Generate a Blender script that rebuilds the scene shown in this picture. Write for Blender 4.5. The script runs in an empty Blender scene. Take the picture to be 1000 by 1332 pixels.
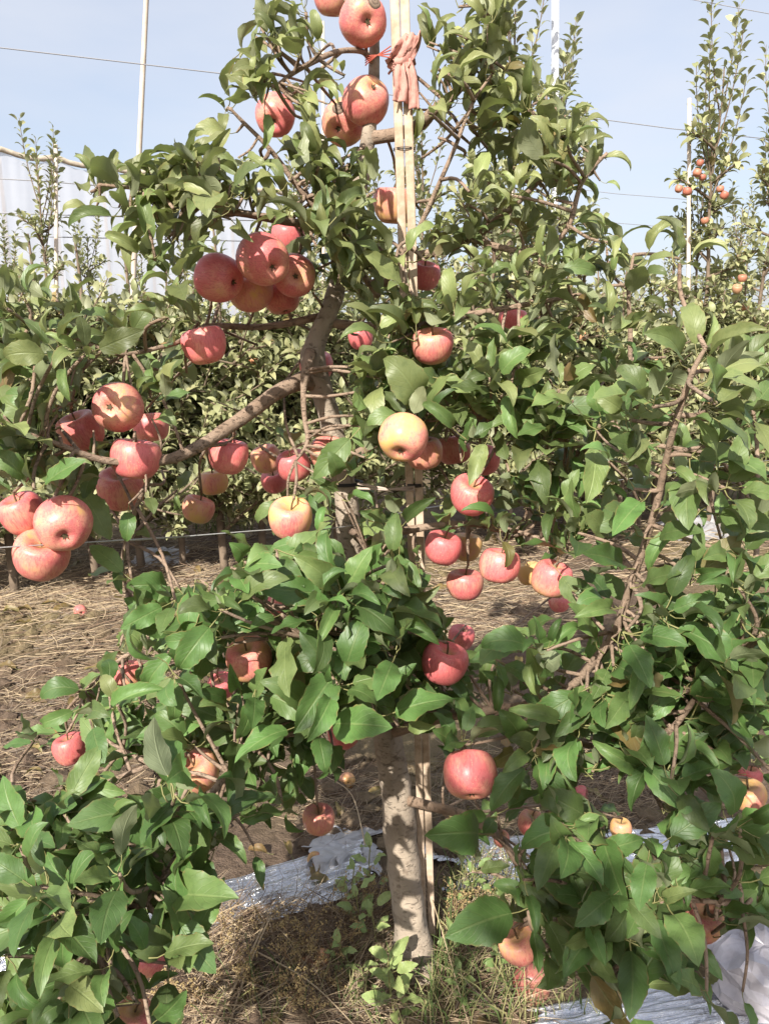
import bpy, math, random
import numpy as np
from mathutils import Vector, Matrix, noise

random.seed(11)
RNG = np.random.default_rng(11)
R = math.radians
scene = bpy.context.scene
COL = scene.collection

# ------------------------------------------------------------------ camera
F = 1002.0                      # focal length in photo pixels (1000 x 1332)
PITCH = R(12.2)
CAM = Vector((0.0, 0.0, 1.44))
cam = bpy.data.cameras.new("camera")
cam.sensor_fit = 'VERTICAL'
cam.sensor_height = 24.0
cam.lens = 24.0 * F / 1332.0
cam.clip_start = 0.02
cam.clip_end = 3000
camo = bpy.data.objects.new("camera", cam)
COL.objects.link(camo)
camo.location = CAM
camo.rotation_euler = (R(90) - PITCH, 0, 0)
scene.camera = camo

# ------------------------------------------------------------------ light
SUN_EL, SUN_AZ = R(36), R(-21)          # azimuth measured from straight behind the camera, to the left
SUN = Vector((math.sin(SUN_AZ) * math.cos(SUN_EL), -math.cos(SUN_AZ) * math.cos(SUN_EL), math.sin(SUN_EL)))
world = bpy.data.worlds.new("World")
scene.world = world
world.use_nodes = True
wn = world.node_tree
bg = wn.nodes["Background"]
sky = wn.nodes.new("ShaderNodeTexSky")
sky.sky_type = 'NISHITA'
sky.sun_disc = False
sky.sun_elevation = SUN_EL
sky.sun_rotation = math.atan2(SUN.x, SUN.y)
sky.altitude = 300
sky.air_density = 1.0
sky.dust_density = 4.0
sky.ozone_density = 1.0
# thin high cloud veil, the same all over the sky
wtc = wn.nodes.new("ShaderNodeTexCoord"); wmap = wn.nodes.new("ShaderNodeMapping"); wmap.inputs["Scale"].default_value = (1, 1, 3.5)
wnz = wn.nodes.new("ShaderNodeTexNoise"); wnz.inputs["Scale"].default_value = 2.2; wnz.inputs["Detail"].default_value = 6
wmr = wn.nodes.new("ShaderNodeMapRange"); wmr.inputs[1].default_value = 0.3; wmr.inputs[2].default_value = 0.75; wmr.inputs[3].default_value = 0.42; wmr.inputs[4].default_value = 0.85
wmix = wn.nodes.new("ShaderNodeMix"); wmix.data_type = 'RGBA'; wmix.inputs[7].default_value = (3.9, 4.0, 4.35, 1)
wn.links.new(wtc.outputs["Generated"], wmap.inputs[0]); wn.links.new(wmap.outputs[0], wnz.inputs["Vector"]); wn.links.new(wnz.outputs["Fac"], wmr.inputs[0])
wn.links.new(wmr.outputs[0], wmix.inputs[0]); wn.links.new(sky.outputs[0], wmix.inputs[6]); wn.links.new(wmix.outputs[2], bg.inputs[0])
bg.inputs[1].default_value = 0.128
sl = bpy.data.lights.new("sun", 'SUN')
sl.energy = 5.0
sl.angle = R(0.53)
sl.color = (1.0, 0.95, 0.86)
so = bpy.data.objects.new("sun", sl)
COL.objects.link(so)
so.rotation_euler = (-SUN).to_track_quat('-Z', 'Y').to_euler()
so.location = (-3, -4, 6)
scene.view_settings.view_transform = 'Standard'
scene.view_settings.look = 'None'
scene.view_settings.gamma = 1.0
scene.view_settings.use_curve_mapping = False
scene.view_settings.exposure = 0.78
scene.render.engine = 'CYCLES'

# ------------------------------------------------------------------ pixel <-> world
SP, CP = math.sin(PITCH), math.cos(PITCH)
def ray(px, py):
    dx, dy = (px - 500) / F, -(py - 666) / F
    return Vector((dx, CP + dy * SP, -SP + dy * CP))
def at_depth(px, py, d): return CAM + ray(px, py) * d
def at_y(px, py, Y):
    r = ray(px, py); return CAM + r * (Y / r.y)
def on_ground(px, py, h=0.0):
    r = ray(px, py); return CAM + r * ((h - CAM.z) / r.z)
def project(p):
    v = p - CAM
    d = v.y * CP - v.z * SP
    return 500 + F * v.x / d, 666 - F * (v.y * SP + v.z * CP) / d, d

# ------------------------------------------------------------------ helpers
def link(o, parent=None):
    COL.objects.link(o)
    if parent is not None: o.parent = parent
    return o
def tag(o, label=None, cat=None, group=None, kind=None):
    if label: o["label"] = label
    if cat: o["category"] = cat
    if group: o["group"] = group
    if kind: o["kind"] = kind
    return o
def empty(name, loc=(0, 0, 0)):
    e = bpy.data.objects.new(name, None)
    e.empty_display_size = 0.05
    e.location = loc
    return link(e)

class MB:
    def __init__(self): self.v, self.f, self.m = [], [], []
    def add(self, vs, fs, mi=0):
        b = len(self.v)
        self.v.extend([tuple(p) for p in vs])
        self.f.extend([tuple(i + b for i in f) for f in fs])
        self.m.extend([mi] * len(fs))
    def box(self, c, sx, sy, sz, rot=None, mi=0):
        vs = []
        for z in (-1, 1):
            for x, y in ((-1, -1), (1, -1), (1, 1), (-1, 1)):
                p = Vector((x * sx / 2, y * sy / 2, z * sz / 2))
                if rot: p = rot @ p
                vs.append(Vector(c) + p)
        self.add(vs, [(3, 2, 1, 0), (4, 5, 6, 7), (0, 1, 5, 4), (1, 2, 6, 5), (2, 3, 7, 6), (3, 0, 4, 7)], mi)
    def tube(self, pts, rad, sides=8, mi=0, wob=0.0, cap=True, seed=0.0):
        n = len(pts)
        if not hasattr(rad, '__len__'): rad = [rad] * n
        vs, fs = [], []
        t0 = (pts[1] - pts[0]).normalized()
        u = t0.orthogonal().normalized()
        for i in range(n):
            t = (pts[min(i + 1, n - 1)] - pts[max(i - 1, 0)])
            t = t.normalized() if t.length > 1e-9 else t0
            u = (u - t * u.dot(t))
            u = u.normalized() if u.length > 1e-6 else t.orthogonal().normalized()
            w = t.cross(u)
            for k in range(sides):
                a = 2 * math.pi * k / sides
                d = u * math.cos(a) + w * math.sin(a)
                r = rad[i]
                if wob:
                    r *= 1 + wob * noise.noise(pts[i] * 14 + d * 0.9 + Vector((seed, 0, 0))) + wob * 0.6 * noise.noise(pts[i] * 40 + d * 2.2 + Vector((seed, 3, 0)))
                vs.append(pts[i] + d * r)
        for i in range(n - 1):
            for k in range(sides):
                a, b = i * sides + k, i * sides + (k + 1) % sides
                fs.append((a, b, b + sides, a + sides))
        if cap:
            fs.append(tuple(range(sides - 1, -1, -1)))
            fs.append(tuple(range((n - 1) * sides, n * sides)))
        self.add(vs, fs, mi)
    def build(self, name, mats, parent=None, smooth=True):
        me = bpy.data.meshes.new(name)
        me.from_pydata(self.v, [], self.f)
        for m in (mats if isinstance(mats, (list, tuple)) else [mats]): me.materials.append(m)
        if any(self.m): me.polygons.foreach_set("material_index", self.m)
        if smooth: me.polygons.foreach_set("use_smooth", [True] * len(me.polygons))
        me.update()
        return link(bpy.data.objects.new(name, me), parent)

def spline(pts, n=6):
    """Catmull-Rom through pts (Vectors); returns points and the fractional index of each."""
    out, idx = [], []
    N = len(pts)
    for i in range(N - 1):
        p0, p1, p2, p3 = pts[max(i - 1, 0)], pts[i], pts[i + 1], pts[min(i + 2, N - 1)]
        for k in range(n):
            t = k / n
            out.append(0.5 * ((2 * p1) + (p2 - p0) * t + (2 * p0 - 5 * p1 + 4 * p2 - p3) * t * t + (3 * p1 - p0 - 3 * p2 + p3) * t ** 3))
            idx.append(i + t)
    out.append(pts[-1].copy()); idx.append(N - 1)
    return out, idx

# ------------------------------------------------------------------ materials
class NT:
    def __init__(self, name):
        self.mat = bpy.data.materials.new(name); self.mat.use_nodes = True
        self.t = self.mat.node_tree; self.n = self.t.nodes
        self.b = self.n["Principled BSDF"]; self.out = self.n["Material Output"]
    def node(self, typ, **kw):
        nd = self.n.new(typ)
        for k, v in kw.items():
            if k.startswith('i_'):
                key = k[2:]; key = int(key) if key.isdigit() else key
                nd.inputs[key].default_value = v
            else: setattr(nd, k, v)
        return nd
    def l(self, a, b): self.t.links.new(a, b)
    def mix(self, a, b, fac, mode='MIX'):
        m = self.node("ShaderNodeMix", data_type='RGBA', blend_type=mode)
        for s, v in ((m.inputs[6], a), (m.inputs[7], b), (m.inputs[0], fac)):
            if hasattr(v, 'is_output') or isinstance(v, bpy.types.NodeSocket): self.l(v, s)
            else: s.default_value = (*v, 1) if isinstance(v, tuple) and len(v) == 3 else v
        return m.outputs[2]
    def math(self, op, a, b=0.0, clamp=False):
        m = self.node("ShaderNodeMath", operation=op); m.use_clamp = clamp
        for s, v in ((m.inputs[0], a), (m.inputs[1], b)):
            if isinstance(v, bpy.types.NodeSocket): self.l(v, s)
            else: s.default_value = v
        return m.outputs[0]
    def noise(self, scale, detail=4, rough=0.55, coord='Object', vec=None):
        nz = self.node("ShaderNodeTexNoise", i_Scale=scale, i_Detail=detail, i_Roughness=rough)
        if vec is None:
            vec = self.node("ShaderNodeTexCoord").outputs[coord]
        self.l(vec, nz.inputs["Vector"])
        return nz.outputs["Fac"]
    def ramp(self, fac, stops):
        r = self.node("ShaderNodeValToRGB")
        e = r.color_ramp.elements
        while len(e) < len(stops): e.new(0.5)
        for k, (p, c) in enumerate(stops):
            e[k].position = p; e[k].color = (*c, 1) if len(c) == 3 else c
        self.l(fac, r.inputs[0]); return r.outputs[0]
    def step(self, fac, a, b):
        m = self.node("ShaderNodeMapRange"); m.interpolation_type = 'SMOOTHSTEP'
        self.l(fac, m.inputs[0]); m.inputs[1].default_value = a; m.inputs[2].default_value = b
        return m.outputs[0]
    def bump(self, h, strength, dist=0.01):
        b = self.node("ShaderNodeBump", i_Strength=strength, i_Distance=dist)
        self.l(h, b.inputs["Height"]); self.l(b.outputs[0], self.b.inputs["Normal"])
    def set(self, **kw):
        for k, v in kw.items():
            s = self.b.inputs[k.replace('_', ' ')]
            if isinstance(v, bpy.types.NodeSocket): self.l(v, s)
            else: s.default_value = (*v, 1) if isinstance(v, tuple) and len(v) == 3 else v
    def translucent(self, col, amount):
        tr = self.node("ShaderNodeBsdfTranslucent"); self.l(col, tr.inputs[0])
        ms = self.node("ShaderNodeMixShader", i_Fac=amount)
        self.l(self.b.outputs[0], ms.inputs[1]); self.l(tr.outputs[0], ms.inputs[2])
        self.l(ms.outputs[0], self.out.inputs[0])

def leaf_material(name, source, green, olive, under, simple=False):
    """source: 'object' reads the object's own colour, 'mesh' the attribute tint; R = yellowing, G = brightness, B = dryness"""
    m = NT(name)
    if source == 'object': tint = m.node("ShaderNodeObjectInfo").outputs["Color"]
    else: tint = m.node("ShaderNodeAttribute", attribute_name="tint").outputs["Color"]
    sep = m.node("ShaderNodeSeparateColor"); m.l(tint, sep.inputs[0])
    base = m.mix(green, olive, sep.outputs[0])
    base = m.mix(base, (0.20, 0.115, 0.045), sep.outputs[2])
    uv = m.node("ShaderNodeUVMap").outputs[0]
    sx = m.node("ShaderNodeSeparateXYZ"); m.l(uv, sx.inputs[0])
    off = m.math('ABSOLUTE', m.math('SUBTRACT', sx.outputs[0], 0.5))
    if not simple:
        mid = m.math('SUBTRACT', 1.0, m.step(off, 0.012, 0.045))
        ph = m.math('SUBTRACT', m.math('MULTIPLY', sx.outputs[1], 8.5), m.math('MULTIPLY', off, 5.5))
        ph = m.math('ABSOLUTE', m.math('SUBTRACT', m.math('FRACT', ph), 0.5))
        vein = m.math('SUBTRACT', 1.0, m.step(ph, 0.0, 0.09))
        vein = m.math('MULTIPLY', vein, 0.5)
        net = m.math('MAXIMUM', mid, vein)
        spot = m.noise(70, 3, 0.6)
        spot2 = m.noise(9, 3, 0.6)
        base = m.mix(base, (0.23, 0.28, 0.11), m.math('MULTIPLY', net, 0.34))
        base = m.mix(base, (0.24, 0.22, 0.10), m.math('MULTIPLY', m.step(spot, 0.58, 0.78), 0.30))
        base = m.mix(base, (0.035, 0.07, 0.02), m.math('MULTIPLY', m.step(spot2, 0.45, 0.75), 0.35))
        edge = m.math('MULTIPLY', m.step(off, 0.43, 0.5), m.step(spot2, 0.46, 0.62))
        base = m.mix(base, (0.22, 0.15, 0.06), m.math('MULTIPLY', edge, 0.7))
        h = m.math('SUBTRACT', m.math('MULTIPLY', spot2, 0.5), net)
        m.bump(h, 0.45, 0.0015)
    bright = m.node("ShaderNodeHueSaturation"); m.l(base, bright.inputs["Color"])
    m.l(m.math('MULTIPLY', sep.outputs[1], 2.0), bright.inputs["Value"])
    back = m.node("ShaderNodeNewGeometry").outputs["Backfacing"]
    und = m.mix(under, (0.22, 0.13, 0.06), sep.outputs[2])
    und = m.mix(und, bright.outputs[0], 0.25)
    col = m.mix(bright.outputs[0], und, back)
    m.set(Base_Color=col, Roughness=0.48 if not simple else 0.5)
    m.b.inputs["Specular IOR Level"].default_value = 0.50
    tcol = m.mix(col, (0.30, 0.40, 0.05), 0.55)
    m.translucent(tcol, 0.22)
    return m.mat

GREEN, OLIVE, UNDER = (0.080, 0.155, 0.041), (0.205, 0.218, 0.085), (0.25, 0.27, 0.165)
M_LEAF_O = leaf_material("apple_leaf", 'object', GREEN, OLIVE, UNDER)
M_LEAF_M = leaf_material("apple_leaf_mass", 'mesh', GREEN, OLIVE, UNDER)
M_LEAF_B = leaf_material("orchard_leaf", 'mesh', (0.205, 0.23, 0.105), (0.36, 0.345, 0.175), (0.36, 0.37, 0.25), simple=True)
def flat_material(name, col, rough=0.7, spec=0.3, nscale=None, col2=None, bump=0.0):
    m = NT(name)
    if nscale:
        f = m.noise(nscale, 5, 0.6)
        m.set(Base_Color=m.mix(col, col2 or tuple(c * 0.55 for c in col), m.step(f, 0.35, 0.68)))
        if bump: m.bump(f, bump, 0.004)
    else: m.set(Base_Color=col)
    m.set(Roughness=rough); m.b.inputs["Specular IOR Level"].default_value = spec
    return m.mat
M_PETIOLE = flat_material("petiole", (0.23, 0.22, 0.09), 0.5)
def bark_material(name, c1, c2, c3, scale=1.0):
    m = NT(name)
    tc = m.node("ShaderNodeTexCoord").outputs["Object"]
    mp = m.node("ShaderNodeMapping"); m.l(tc, mp.inputs[0]); mp.inputs["Scale"].default_value = (1, 1, 2.6)
    a = m.noise(26 * scale, 8, 0.72)
    b = m.noise(7 * scale, 4, 0.6)
    c = m.noise(55 * scale, 4, 0.6, vec=mp.outputs[0])
    col = m.mix(c1, c2, m.step(b, 0.38, 0.64))
    col = m.mix(col, c3, m.math('MULTIPLY', m.step(a, 0.52, 0.68), 0.75))
    wound = m.step(m.noise(5.5 * scale, 5, 0.65), 0.60, 0.66)
    col = m.mix(col, (0.115, 0.07, 0.045), m.math('MULTIPLY', wound, 0.8))
    col = m.mix(col, (0.055, 0.042, 0.032), m.math('MULTIPLY', m.step(c, 0.66, 0.76), 0.6))
    m.set(Base_Color=col, Roughness=0.85)
    m.b.inputs["Specular IOR Level"].default_value = 0.2
    h = m.math('ADD', m.math('MULTIPLY', a, 0.7), m.math('SUBTRACT', 0.5, m.math('MULTIPLY', m.step(c, 0.56, 0.7), 0.6)))
    m.bump(m.math('SUBTRACT', h, m.math('MULTIPLY', wound, 0.5)), 0.9, 0.007)
    return m.mat
M_TRUNK = bark_material("trunk_bark", (0.42, 0.345, 0.27), (0.31, 0.255, 0.20), (0.185, 0.14, 0.105))
M_BRANCH = bark_material("branch_bark", (0.32, 0.235, 0.175), (0.25, 0.175, 0.125), (0.165, 0.12, 0.085), 1.8)
M_BARKB = flat_material("orchard_bark", (0.22, 0.165, 0.12), 0.9, 0.2, 12)

def apple_material():
    m = NT("apple_skin")
    oi = m.node("ShaderNodeObjectInfo")
    sep = m.node("ShaderNodeSeparateColor"); m.l(oi.outputs["Color"], sep.inputs[0])   # R = redness, G = brightness, B = dullness
    tc = m.node("ShaderNodeTexCoord").outputs["Object"]
    shift = m.node("ShaderNodeVectorMath", operation='ADD'); m.l(tc, shift.inputs[0])
    cmb = m.node("ShaderNodeCombineXYZ"); m.l(m.math('MULTIPLY', oi.outputs["Random"], 7.0), cmb.inputs[0]); m.l(cmb.outputs[0], shift.inputs[1])
    mp = m.node("ShaderNodeMapping"); m.l(shift.outputs[0], mp.inputs[0]); mp.inputs["Scale"].default_value = (1, 1, 0.22)
    patch = m.noise(20, 3, 0.5, vec=shift.outputs[0])
    streak = m.noise(190, 4, 0.6, vec=mp.outputs[0])
    sx = m.node("ShaderNodeSeparateXYZ"); m.l(tc, sx.inputs[0])
    low = m.step(sx.outputs[2], 0.005, -0.045)               # paler ground colour towards the eye
    blot = m.noise(75, 5, 0.65, vec=shift.outputs[0])
    red = m.math('ADD', m.math('SUBTRACT', m.math('MULTIPLY', patch, 1.9), 0.57), m.math('ADD', m.math('MULTIPLY', streak, 0.75), m.math('MULTIPLY', m.math('SUBTRACT', blot, 0.4), 0.6)))
    red = m.math('ADD', red, m.math('SUBTRACT', m.math('MULTIPLY', sep.outputs[0], 1.4), 1.05))
    red = m.math('SUBTRACT', red, m.math('MULTIPLY', low, 0.16))
    ground = m.mix((0.68, 0.44, 0.15), (0.68, 0.33, 0.16), patch)
    blush = m.mix((0.69, 0.31, 0.22), (0.63, 0.155, 0.155), m.step(red, 0.45, 1.05))
    col = m.mix(ground, blush, m.step(red, 0.10, 0.62))
    vo = m.node("ShaderNodeTexVoronoi", i_Scale=190.0); m.l(shift.outputs[0], vo.inputs["Vector"])
    dots = m.math('SUBTRACT', 1.0, m.step(vo.outputs["Distance"], 0.10, 0.22))
    col = m.mix(col, (0.66, 0.47, 0.30), m.math('MULTIPLY', dots, 0.42))
    rus = m.noise(60, 5, 0.7, vec=shift.outputs[0])
    col = m.mix(col, (0.36, 0.21, 0.11), m.math('MULTIPLY', m.step(rus, 0.60, 0.74), m.math('ADD', 0.12, m.math('MULTIPLY', sep.outputs[2], 0.7))))
    flat_ = m.node("ShaderNodeVectorMath", operation='MULTIPLY'); m.l(tc, flat_.inputs[0]); flat_.inputs[1].default_value = (1, 1, 0)
    rad_ = m.node("ShaderNodeVectorMath", operation='LENGTH'); m.l(flat_.outputs[0], rad_.inputs[0])
    stalk_ = m.math('MULTIPLY', m.step(m.math('ADD', rad_.outputs["Value"], m.math('MULTIPLY', blot, 0.012)), 0.024, 0.010), m.step(sx.outputs[2], 0.0, 0.01))
    col = m.mix(col, (0.36, 0.25, 0.10), m.math('MULTIPLY', stalk_, 0.8))
    fine = m.noise(420, 2, 0.5, vec=mp.outputs[0])
    col = m.mix(col, (0.42, 0.07, 0.07), m.math('MULTIPLY', m.math('MULTIPLY', m.step(fine, 0.48, 0.66), m.step(red, 0.25, 0.7)), 0.42))
    scar = m.step(m.noise(34, 6, 0.75, vec=shift.outputs[0]), 0.66, 0.70)
    col = m.mix(col, (0.30, 0.19, 0.11), m.math('MULTIPLY', scar, 0.55))
    col = m.mix(col, (0.60, 0.46, 0.40), m.math('MULTIPLY', m.step(blot, 0.45, 0.75), 0.09))
    hs = m.node("ShaderNodeHueSaturation"); m.l(col, hs.inputs["Color"])
    m.l(m.math('MULTIPLY', sep.outputs[1], 2.16), hs.inputs["Value"])
    m.set(Base_Color=hs.outputs[0])
    m.set(Roughness=m.math('ADD', 0.27, m.math('MULTIPLY', rus, 0.22)))
    m.b.inputs["Specular IOR Level"].default_value = 0.38
    m.b.inputs["Subsurface Weight"].default_value = 0.06
    m.b.inputs["Subsurface Radius"].default_value = (0.01, 0.004, 0.002)
    m.b.inputs["Subsurface Scale"].default_value = 0.5
    m.bump(m.math('ADD', rus, m.math('MULTIPLY', patch, 2.0)), 0.12, 0.002)
    return m.mat
M_APPLE = apple_material()
M_STEM = flat_material("apple_stem", (0.13, 0.085, 0.045), 0.8)
M_EYE = flat_material("apple_eye", (0.10, 0.075, 0.04), 0.9)
def rot_material():
    m = NT("rot_spot")
    tc = m.node("ShaderNodeTexCoord").outputs["Object"]
    ln = m.node("ShaderNodeVectorMath", operation='LENGTH'); m.l(tc, ln.inputs[0])
    nz = m.noise(90, 4, 0.6)
    r = m.math('ADD', m.math('MULTIPLY', ln.outputs["Value"], 70.0), m.math('MULTIPLY', nz, 0.6))
    rings = m.math('FRACT', m.math('MULTIPLY', r, 2.4))
    col = m.mix((0.21, 0.15, 0.105), (0.11, 0.075, 0.055), m.step(rings, 0.2, 0.8))
    col = m.mix(col, (0.27, 0.20, 0.15), m.step(nz, 0.56, 0.7))
    m.set(Base_Color=col, Roughness=0.9); m.bump(nz, 0.6, 0.003)
    return m.mat
M_ROT = rot_material()

# ------------------------------------------------------------------ ground
def ground_h(x, y):
    v = Vector((x, y, 0))
    h = 0.030 * noise.noise(v * 0.9) + 0.016 * noise.noise(v * 3.1 + Vector((7, 0, 0))) + 0.009 * noise.noise(v * 9 + Vector((0, 5, 0)))
    h += 0.006 * abs(noise.noise(v * 22))
    d = math.hypot(x, y - 1.6)
    return h * min(1, 0.35 + d * 0.5) if d < 1.3 else h
def soil_material():
    m = NT("dry_soil")
    a = m.noise(3.2, 6, 0.6); b = m.noise(38, 6, 0.68); c = m.noise(0.6, 4, 0.6); g = m.noise(170, 3, 0.6)
    col = m.mix((0.165, 0.118, 0.086), (0.10, 0.070, 0.050), m.step(b, 0.36, 0.66))
    col = m.mix(col, (0.21, 0.155, 0.11), m.math('MULTIPLY', m.step(a, 0.46, 0.66), 0.6))
    col = m.mix(col, (0.15, 0.10, 0.065), m.math('MULTIPLY', m.step(g, 0.54, 0.70), 0.55))
    col = m.mix(col, (0.30, 0.245, 0.12), m.math('MULTIPLY', m.step(c, 0.45, 0.62), 0.5))
    m.set(Base_Color=col, Roughness=0.95); m.b.inputs["Specular IOR Level"].default_value = 0.15
    m.bump(m.math('ADD', b, m.math('MULTIPLY', g, 0.4)), 1.0, 0.02)
    return m.mat
M_SOIL = soil_material()
def axis_coords(c, fine, step, nfine, far):
    out = [c]; s = step
    for sgn in (1, -1):
        p, s = c, step; k = 0
        while abs(p - c) < far:
            if k > nfine: s *= 1.16
            p += sgn * s; k += 1
            out.append(p)
    return sorted(out)
xs = axis_coords(0, 0, 0.05, 56, 900)
ys = axis_coords(2.6, 0, 0.05, 52, 900)
gv = [(x, y, ground_h(x, y) if abs(x) < 40 and abs(y) < 60 else 0.0) for y in ys for x in xs]
nx = len(xs)
gf = [(j * nx + i, j * nx + i + 1, (j + 1) * nx + i + 1, (j + 1) * nx + i) for j in range(len(ys) - 1) for i in range(nx - 1)]
mb = MB(); mb.v = gv; mb.f = gf; mb.m = [0] * len(gf)
ground = mb.build("ground", M_SOIL); tag(ground, "dry cracked soil of the orchard floor", "ground", kind="structure")

# ------------------------------------------------------------------ leaf shapes
def leaf_shape(rows, cols, width, fold, bend, wave, twist, petiole, seed, serr=0.075, psides=3):
    """A leaf along +Y with its upper face to +Z, one unit long without the petiole; origin at the petiole's foot."""
    rs = random.Random(seed)
    v, f, uv, mi = [], [], [], []
    # centre line
    ang = bend * 0.38
    y, z = 0.0, 0.0
    cl = []
    for i in range(rows + 1):
        cl.append((y, z, ang))
        ang -= bend * (0.6 + 0.9 * (i / rows)) / rows
        y += math.cos(ang) / rows; z += math.sin(ang) / rows
    ph = rs.uniform(0, 6.28)
    py0 = petiole * 0.97
    for i in range(rows + 1):
        t = i / rows
        w = width * (math.sin(math.pi * min(1, t ** 0.80)) ** 0.80 if 0 < t < 1 else 0.0)
        if t > 0.8: w *= 1 - 0.28 * (t - 0.8) / 0.2 * (1 - (t - 0.8) / 0.2)
        if i % 2 == 1: w *= 1 + serr
        y, z, a = cl[i]
        tw = twist * t
        for k in range(cols + 1):
            s = -1 + 2 * k / cols
            x = s * w * math.cos(fold)
            h = abs(s) * w * math.sin(fold) - 0.10 * w * s * s + wave * s * s * math.sin(ph + t * 13 + (0 if s > 0 else 1.7)) * (w / width)
            xx = x * math.cos(tw) - h * math.sin(tw); hh = x * math.sin(tw) + h * math.cos(tw)
            v.append((xx, py0 + y - hh * math.sin(a), z + hh * math.cos(a)))
            uv.append((0.5 + 0.5 * s, t))
    for i in range(rows):
        for k in range(cols):
            a = i * (cols + 1) + k
            if i == 0: f.append((a, a + cols + 2, a + cols + 1))
            elif i == rows - 1: f.append((a, a + 1, a + cols + 1))
            else: f.append((a, a + 1, a + cols + 2, a + cols + 1))
            mi.append(0)
    if petiole:
        b = len(v); r = 0.013
        for t, rr in ((0, 1.3), (0.5, 1.0), (1.02, 1.0)):
            zz = -0.12 * petiole * math.sin(t * math.pi / 1.02)
            for k in range(psides):
                an = 2 * math.pi * k / psides
                v.append((r * rr * math.cos(an), petiole * t, zz + r * rr * math.sin(an))); uv.append((0.5, 0))
        for i in range(2):
            for k in range(psides):
                a, c = b + i * psides + k, b + i * psides + (k + 1) % psides
                f.append((a, c, c + psides, a + psides)); mi.append(1)
    return np.array(v, dtype=np.float32), f, np.array(uv, dtype=np.float32), mi

SHAPES = []
for k in range(18):
    rs = random.Random(k + 40)
    SHAPES.append(leaf_shape(14, 4, rs.uniform(0.215, 0.275), rs.uniform(0.15, 0.62), rs.uniform(0.3, 1.2) if k % 4 else rs.uniform(1.4, 2.1),
                             rs.uniform(0.02, 0.075), rs.uniform(-0.8, 0.8), rs.uniform(0.26, 0.38), k))
NARROW0 = len(SHAPES)
for k in range(12):                     # the arched, narrower leaves of the upper crown
    rs = random.Random(k + 140)
    SHAPES.append(leaf_shape(14, 4, rs.uniform(0.16, 0.215), rs.uniform(0.35, 0.95), rs.uniform(1.1, 2.3), rs.uniform(0.015, 0.06), rs.uniform(-0.7, 0.7), rs.uniform(0.28, 0.42), k + 60))
LEAF_MESH = []
for k, (v, f, uv, mi) in enumerate(SHAPES):
    me = bpy.data.meshes.new("leaf")
    me.from_pydata(v.tolist(), [], f)
    me.materials.append(M_LEAF_O); me.materials.append(M_PETIOLE)
    me.polygons.foreach_set("material_index", mi)
    me.polygons.foreach_set("use_smooth", [True] * len(f))
    lay = me.uv_layers.new(name="UVMap")
    li = np.zeros(len(me.loops), dtype=np.int32); me.loops.foreach_get("vertex_index", li)
    lay.data.foreach_set("uv", uv[li].ravel())
    me.update(); LEAF_MESH.append(me)
SMALL = []
for k in range(8):
    rs = random.Random(k + 90)
    SMALL.append(leaf_shape(4, 2, rs.uniform(0.22, 0.28), rs.uniform(0.2, 0.5), rs.uniform(0.8, 1.7), 0.01, rs.uniform(-0.4, 0.4), 0.25, k, 0.0, 3))

def frame(d, n):
    """Rotation whose +Y is d and whose +Z is as near n as can be."""
    d = d.normalized(); n = n - d * n.dot(d)
    n = n.normalized() if n.length > 1e-5 else d.orthogonal().normalized()
    x = d.cross(n)
    return Matrix((x, d, n)).transposed()

def leaf_mass(name, leaves, shapes, mats, parent):
    """leaves: (shape, location, 3x3 rotation, scale, tint) joined into one mesh"""
    V, Fc, UV, MI, TI = [], [], [], [], []
    loops, starts, totals = [], [], []
    base = 0; ls = 0
    for (k, loc, rot, sc, tint) in leaves:
        v, f, uv, mi = shapes[k]
        V.append(v @ (np.array(rot, dtype=np.float32).T * sc) + np.array(loc, dtype=np.float32))
        TI.append(np.tile(np.array((*tint, 1.0), dtype=np.float32), (len(v), 1)))
        for q in f:
            loops.extend([i + base for i in q]); starts.append(ls); totals.append(len(q)); ls += len(q)
        UV.append(uv); MI.extend(mi); base += len(v)
    V = np.concatenate(V); UV = np.concatenate(UV); TI = np.concatenate(TI)
    loops = np.array(loops, dtype=np.int32)
    me = bpy.data.meshes.new(name)
    me.vertices.add(len(V)); me.vertices.foreach_set("co", V.ravel())
    me.loops.add(len(loops)); me.loops.foreach_set("vertex_index", loops)
    me.polygons.add(len(starts)); me.polygons.foreach_set("loop_start", starts); me.polygons.foreach_set("loop_total", totals)
    for m in mats: me.materials.append(m)
    me.polygons.foreach_set("material_index", MI)
    me.polygons.foreach_set("use_smooth", [True] * len(starts))
    lay = me.uv_layers.new(name="UVMap"); lay.data.foreach_set("uv", UV[loops].ravel())
    at = me.attributes.new("tint", 'FLOAT_COLOR', 'POINT'); at.data.foreach_set("color", TI.ravel())
    me.update(); me.validate()
    o = link(bpy.data.objects.new(name, me), parent)
    o["kind"] = "stuff"
    return o

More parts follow.
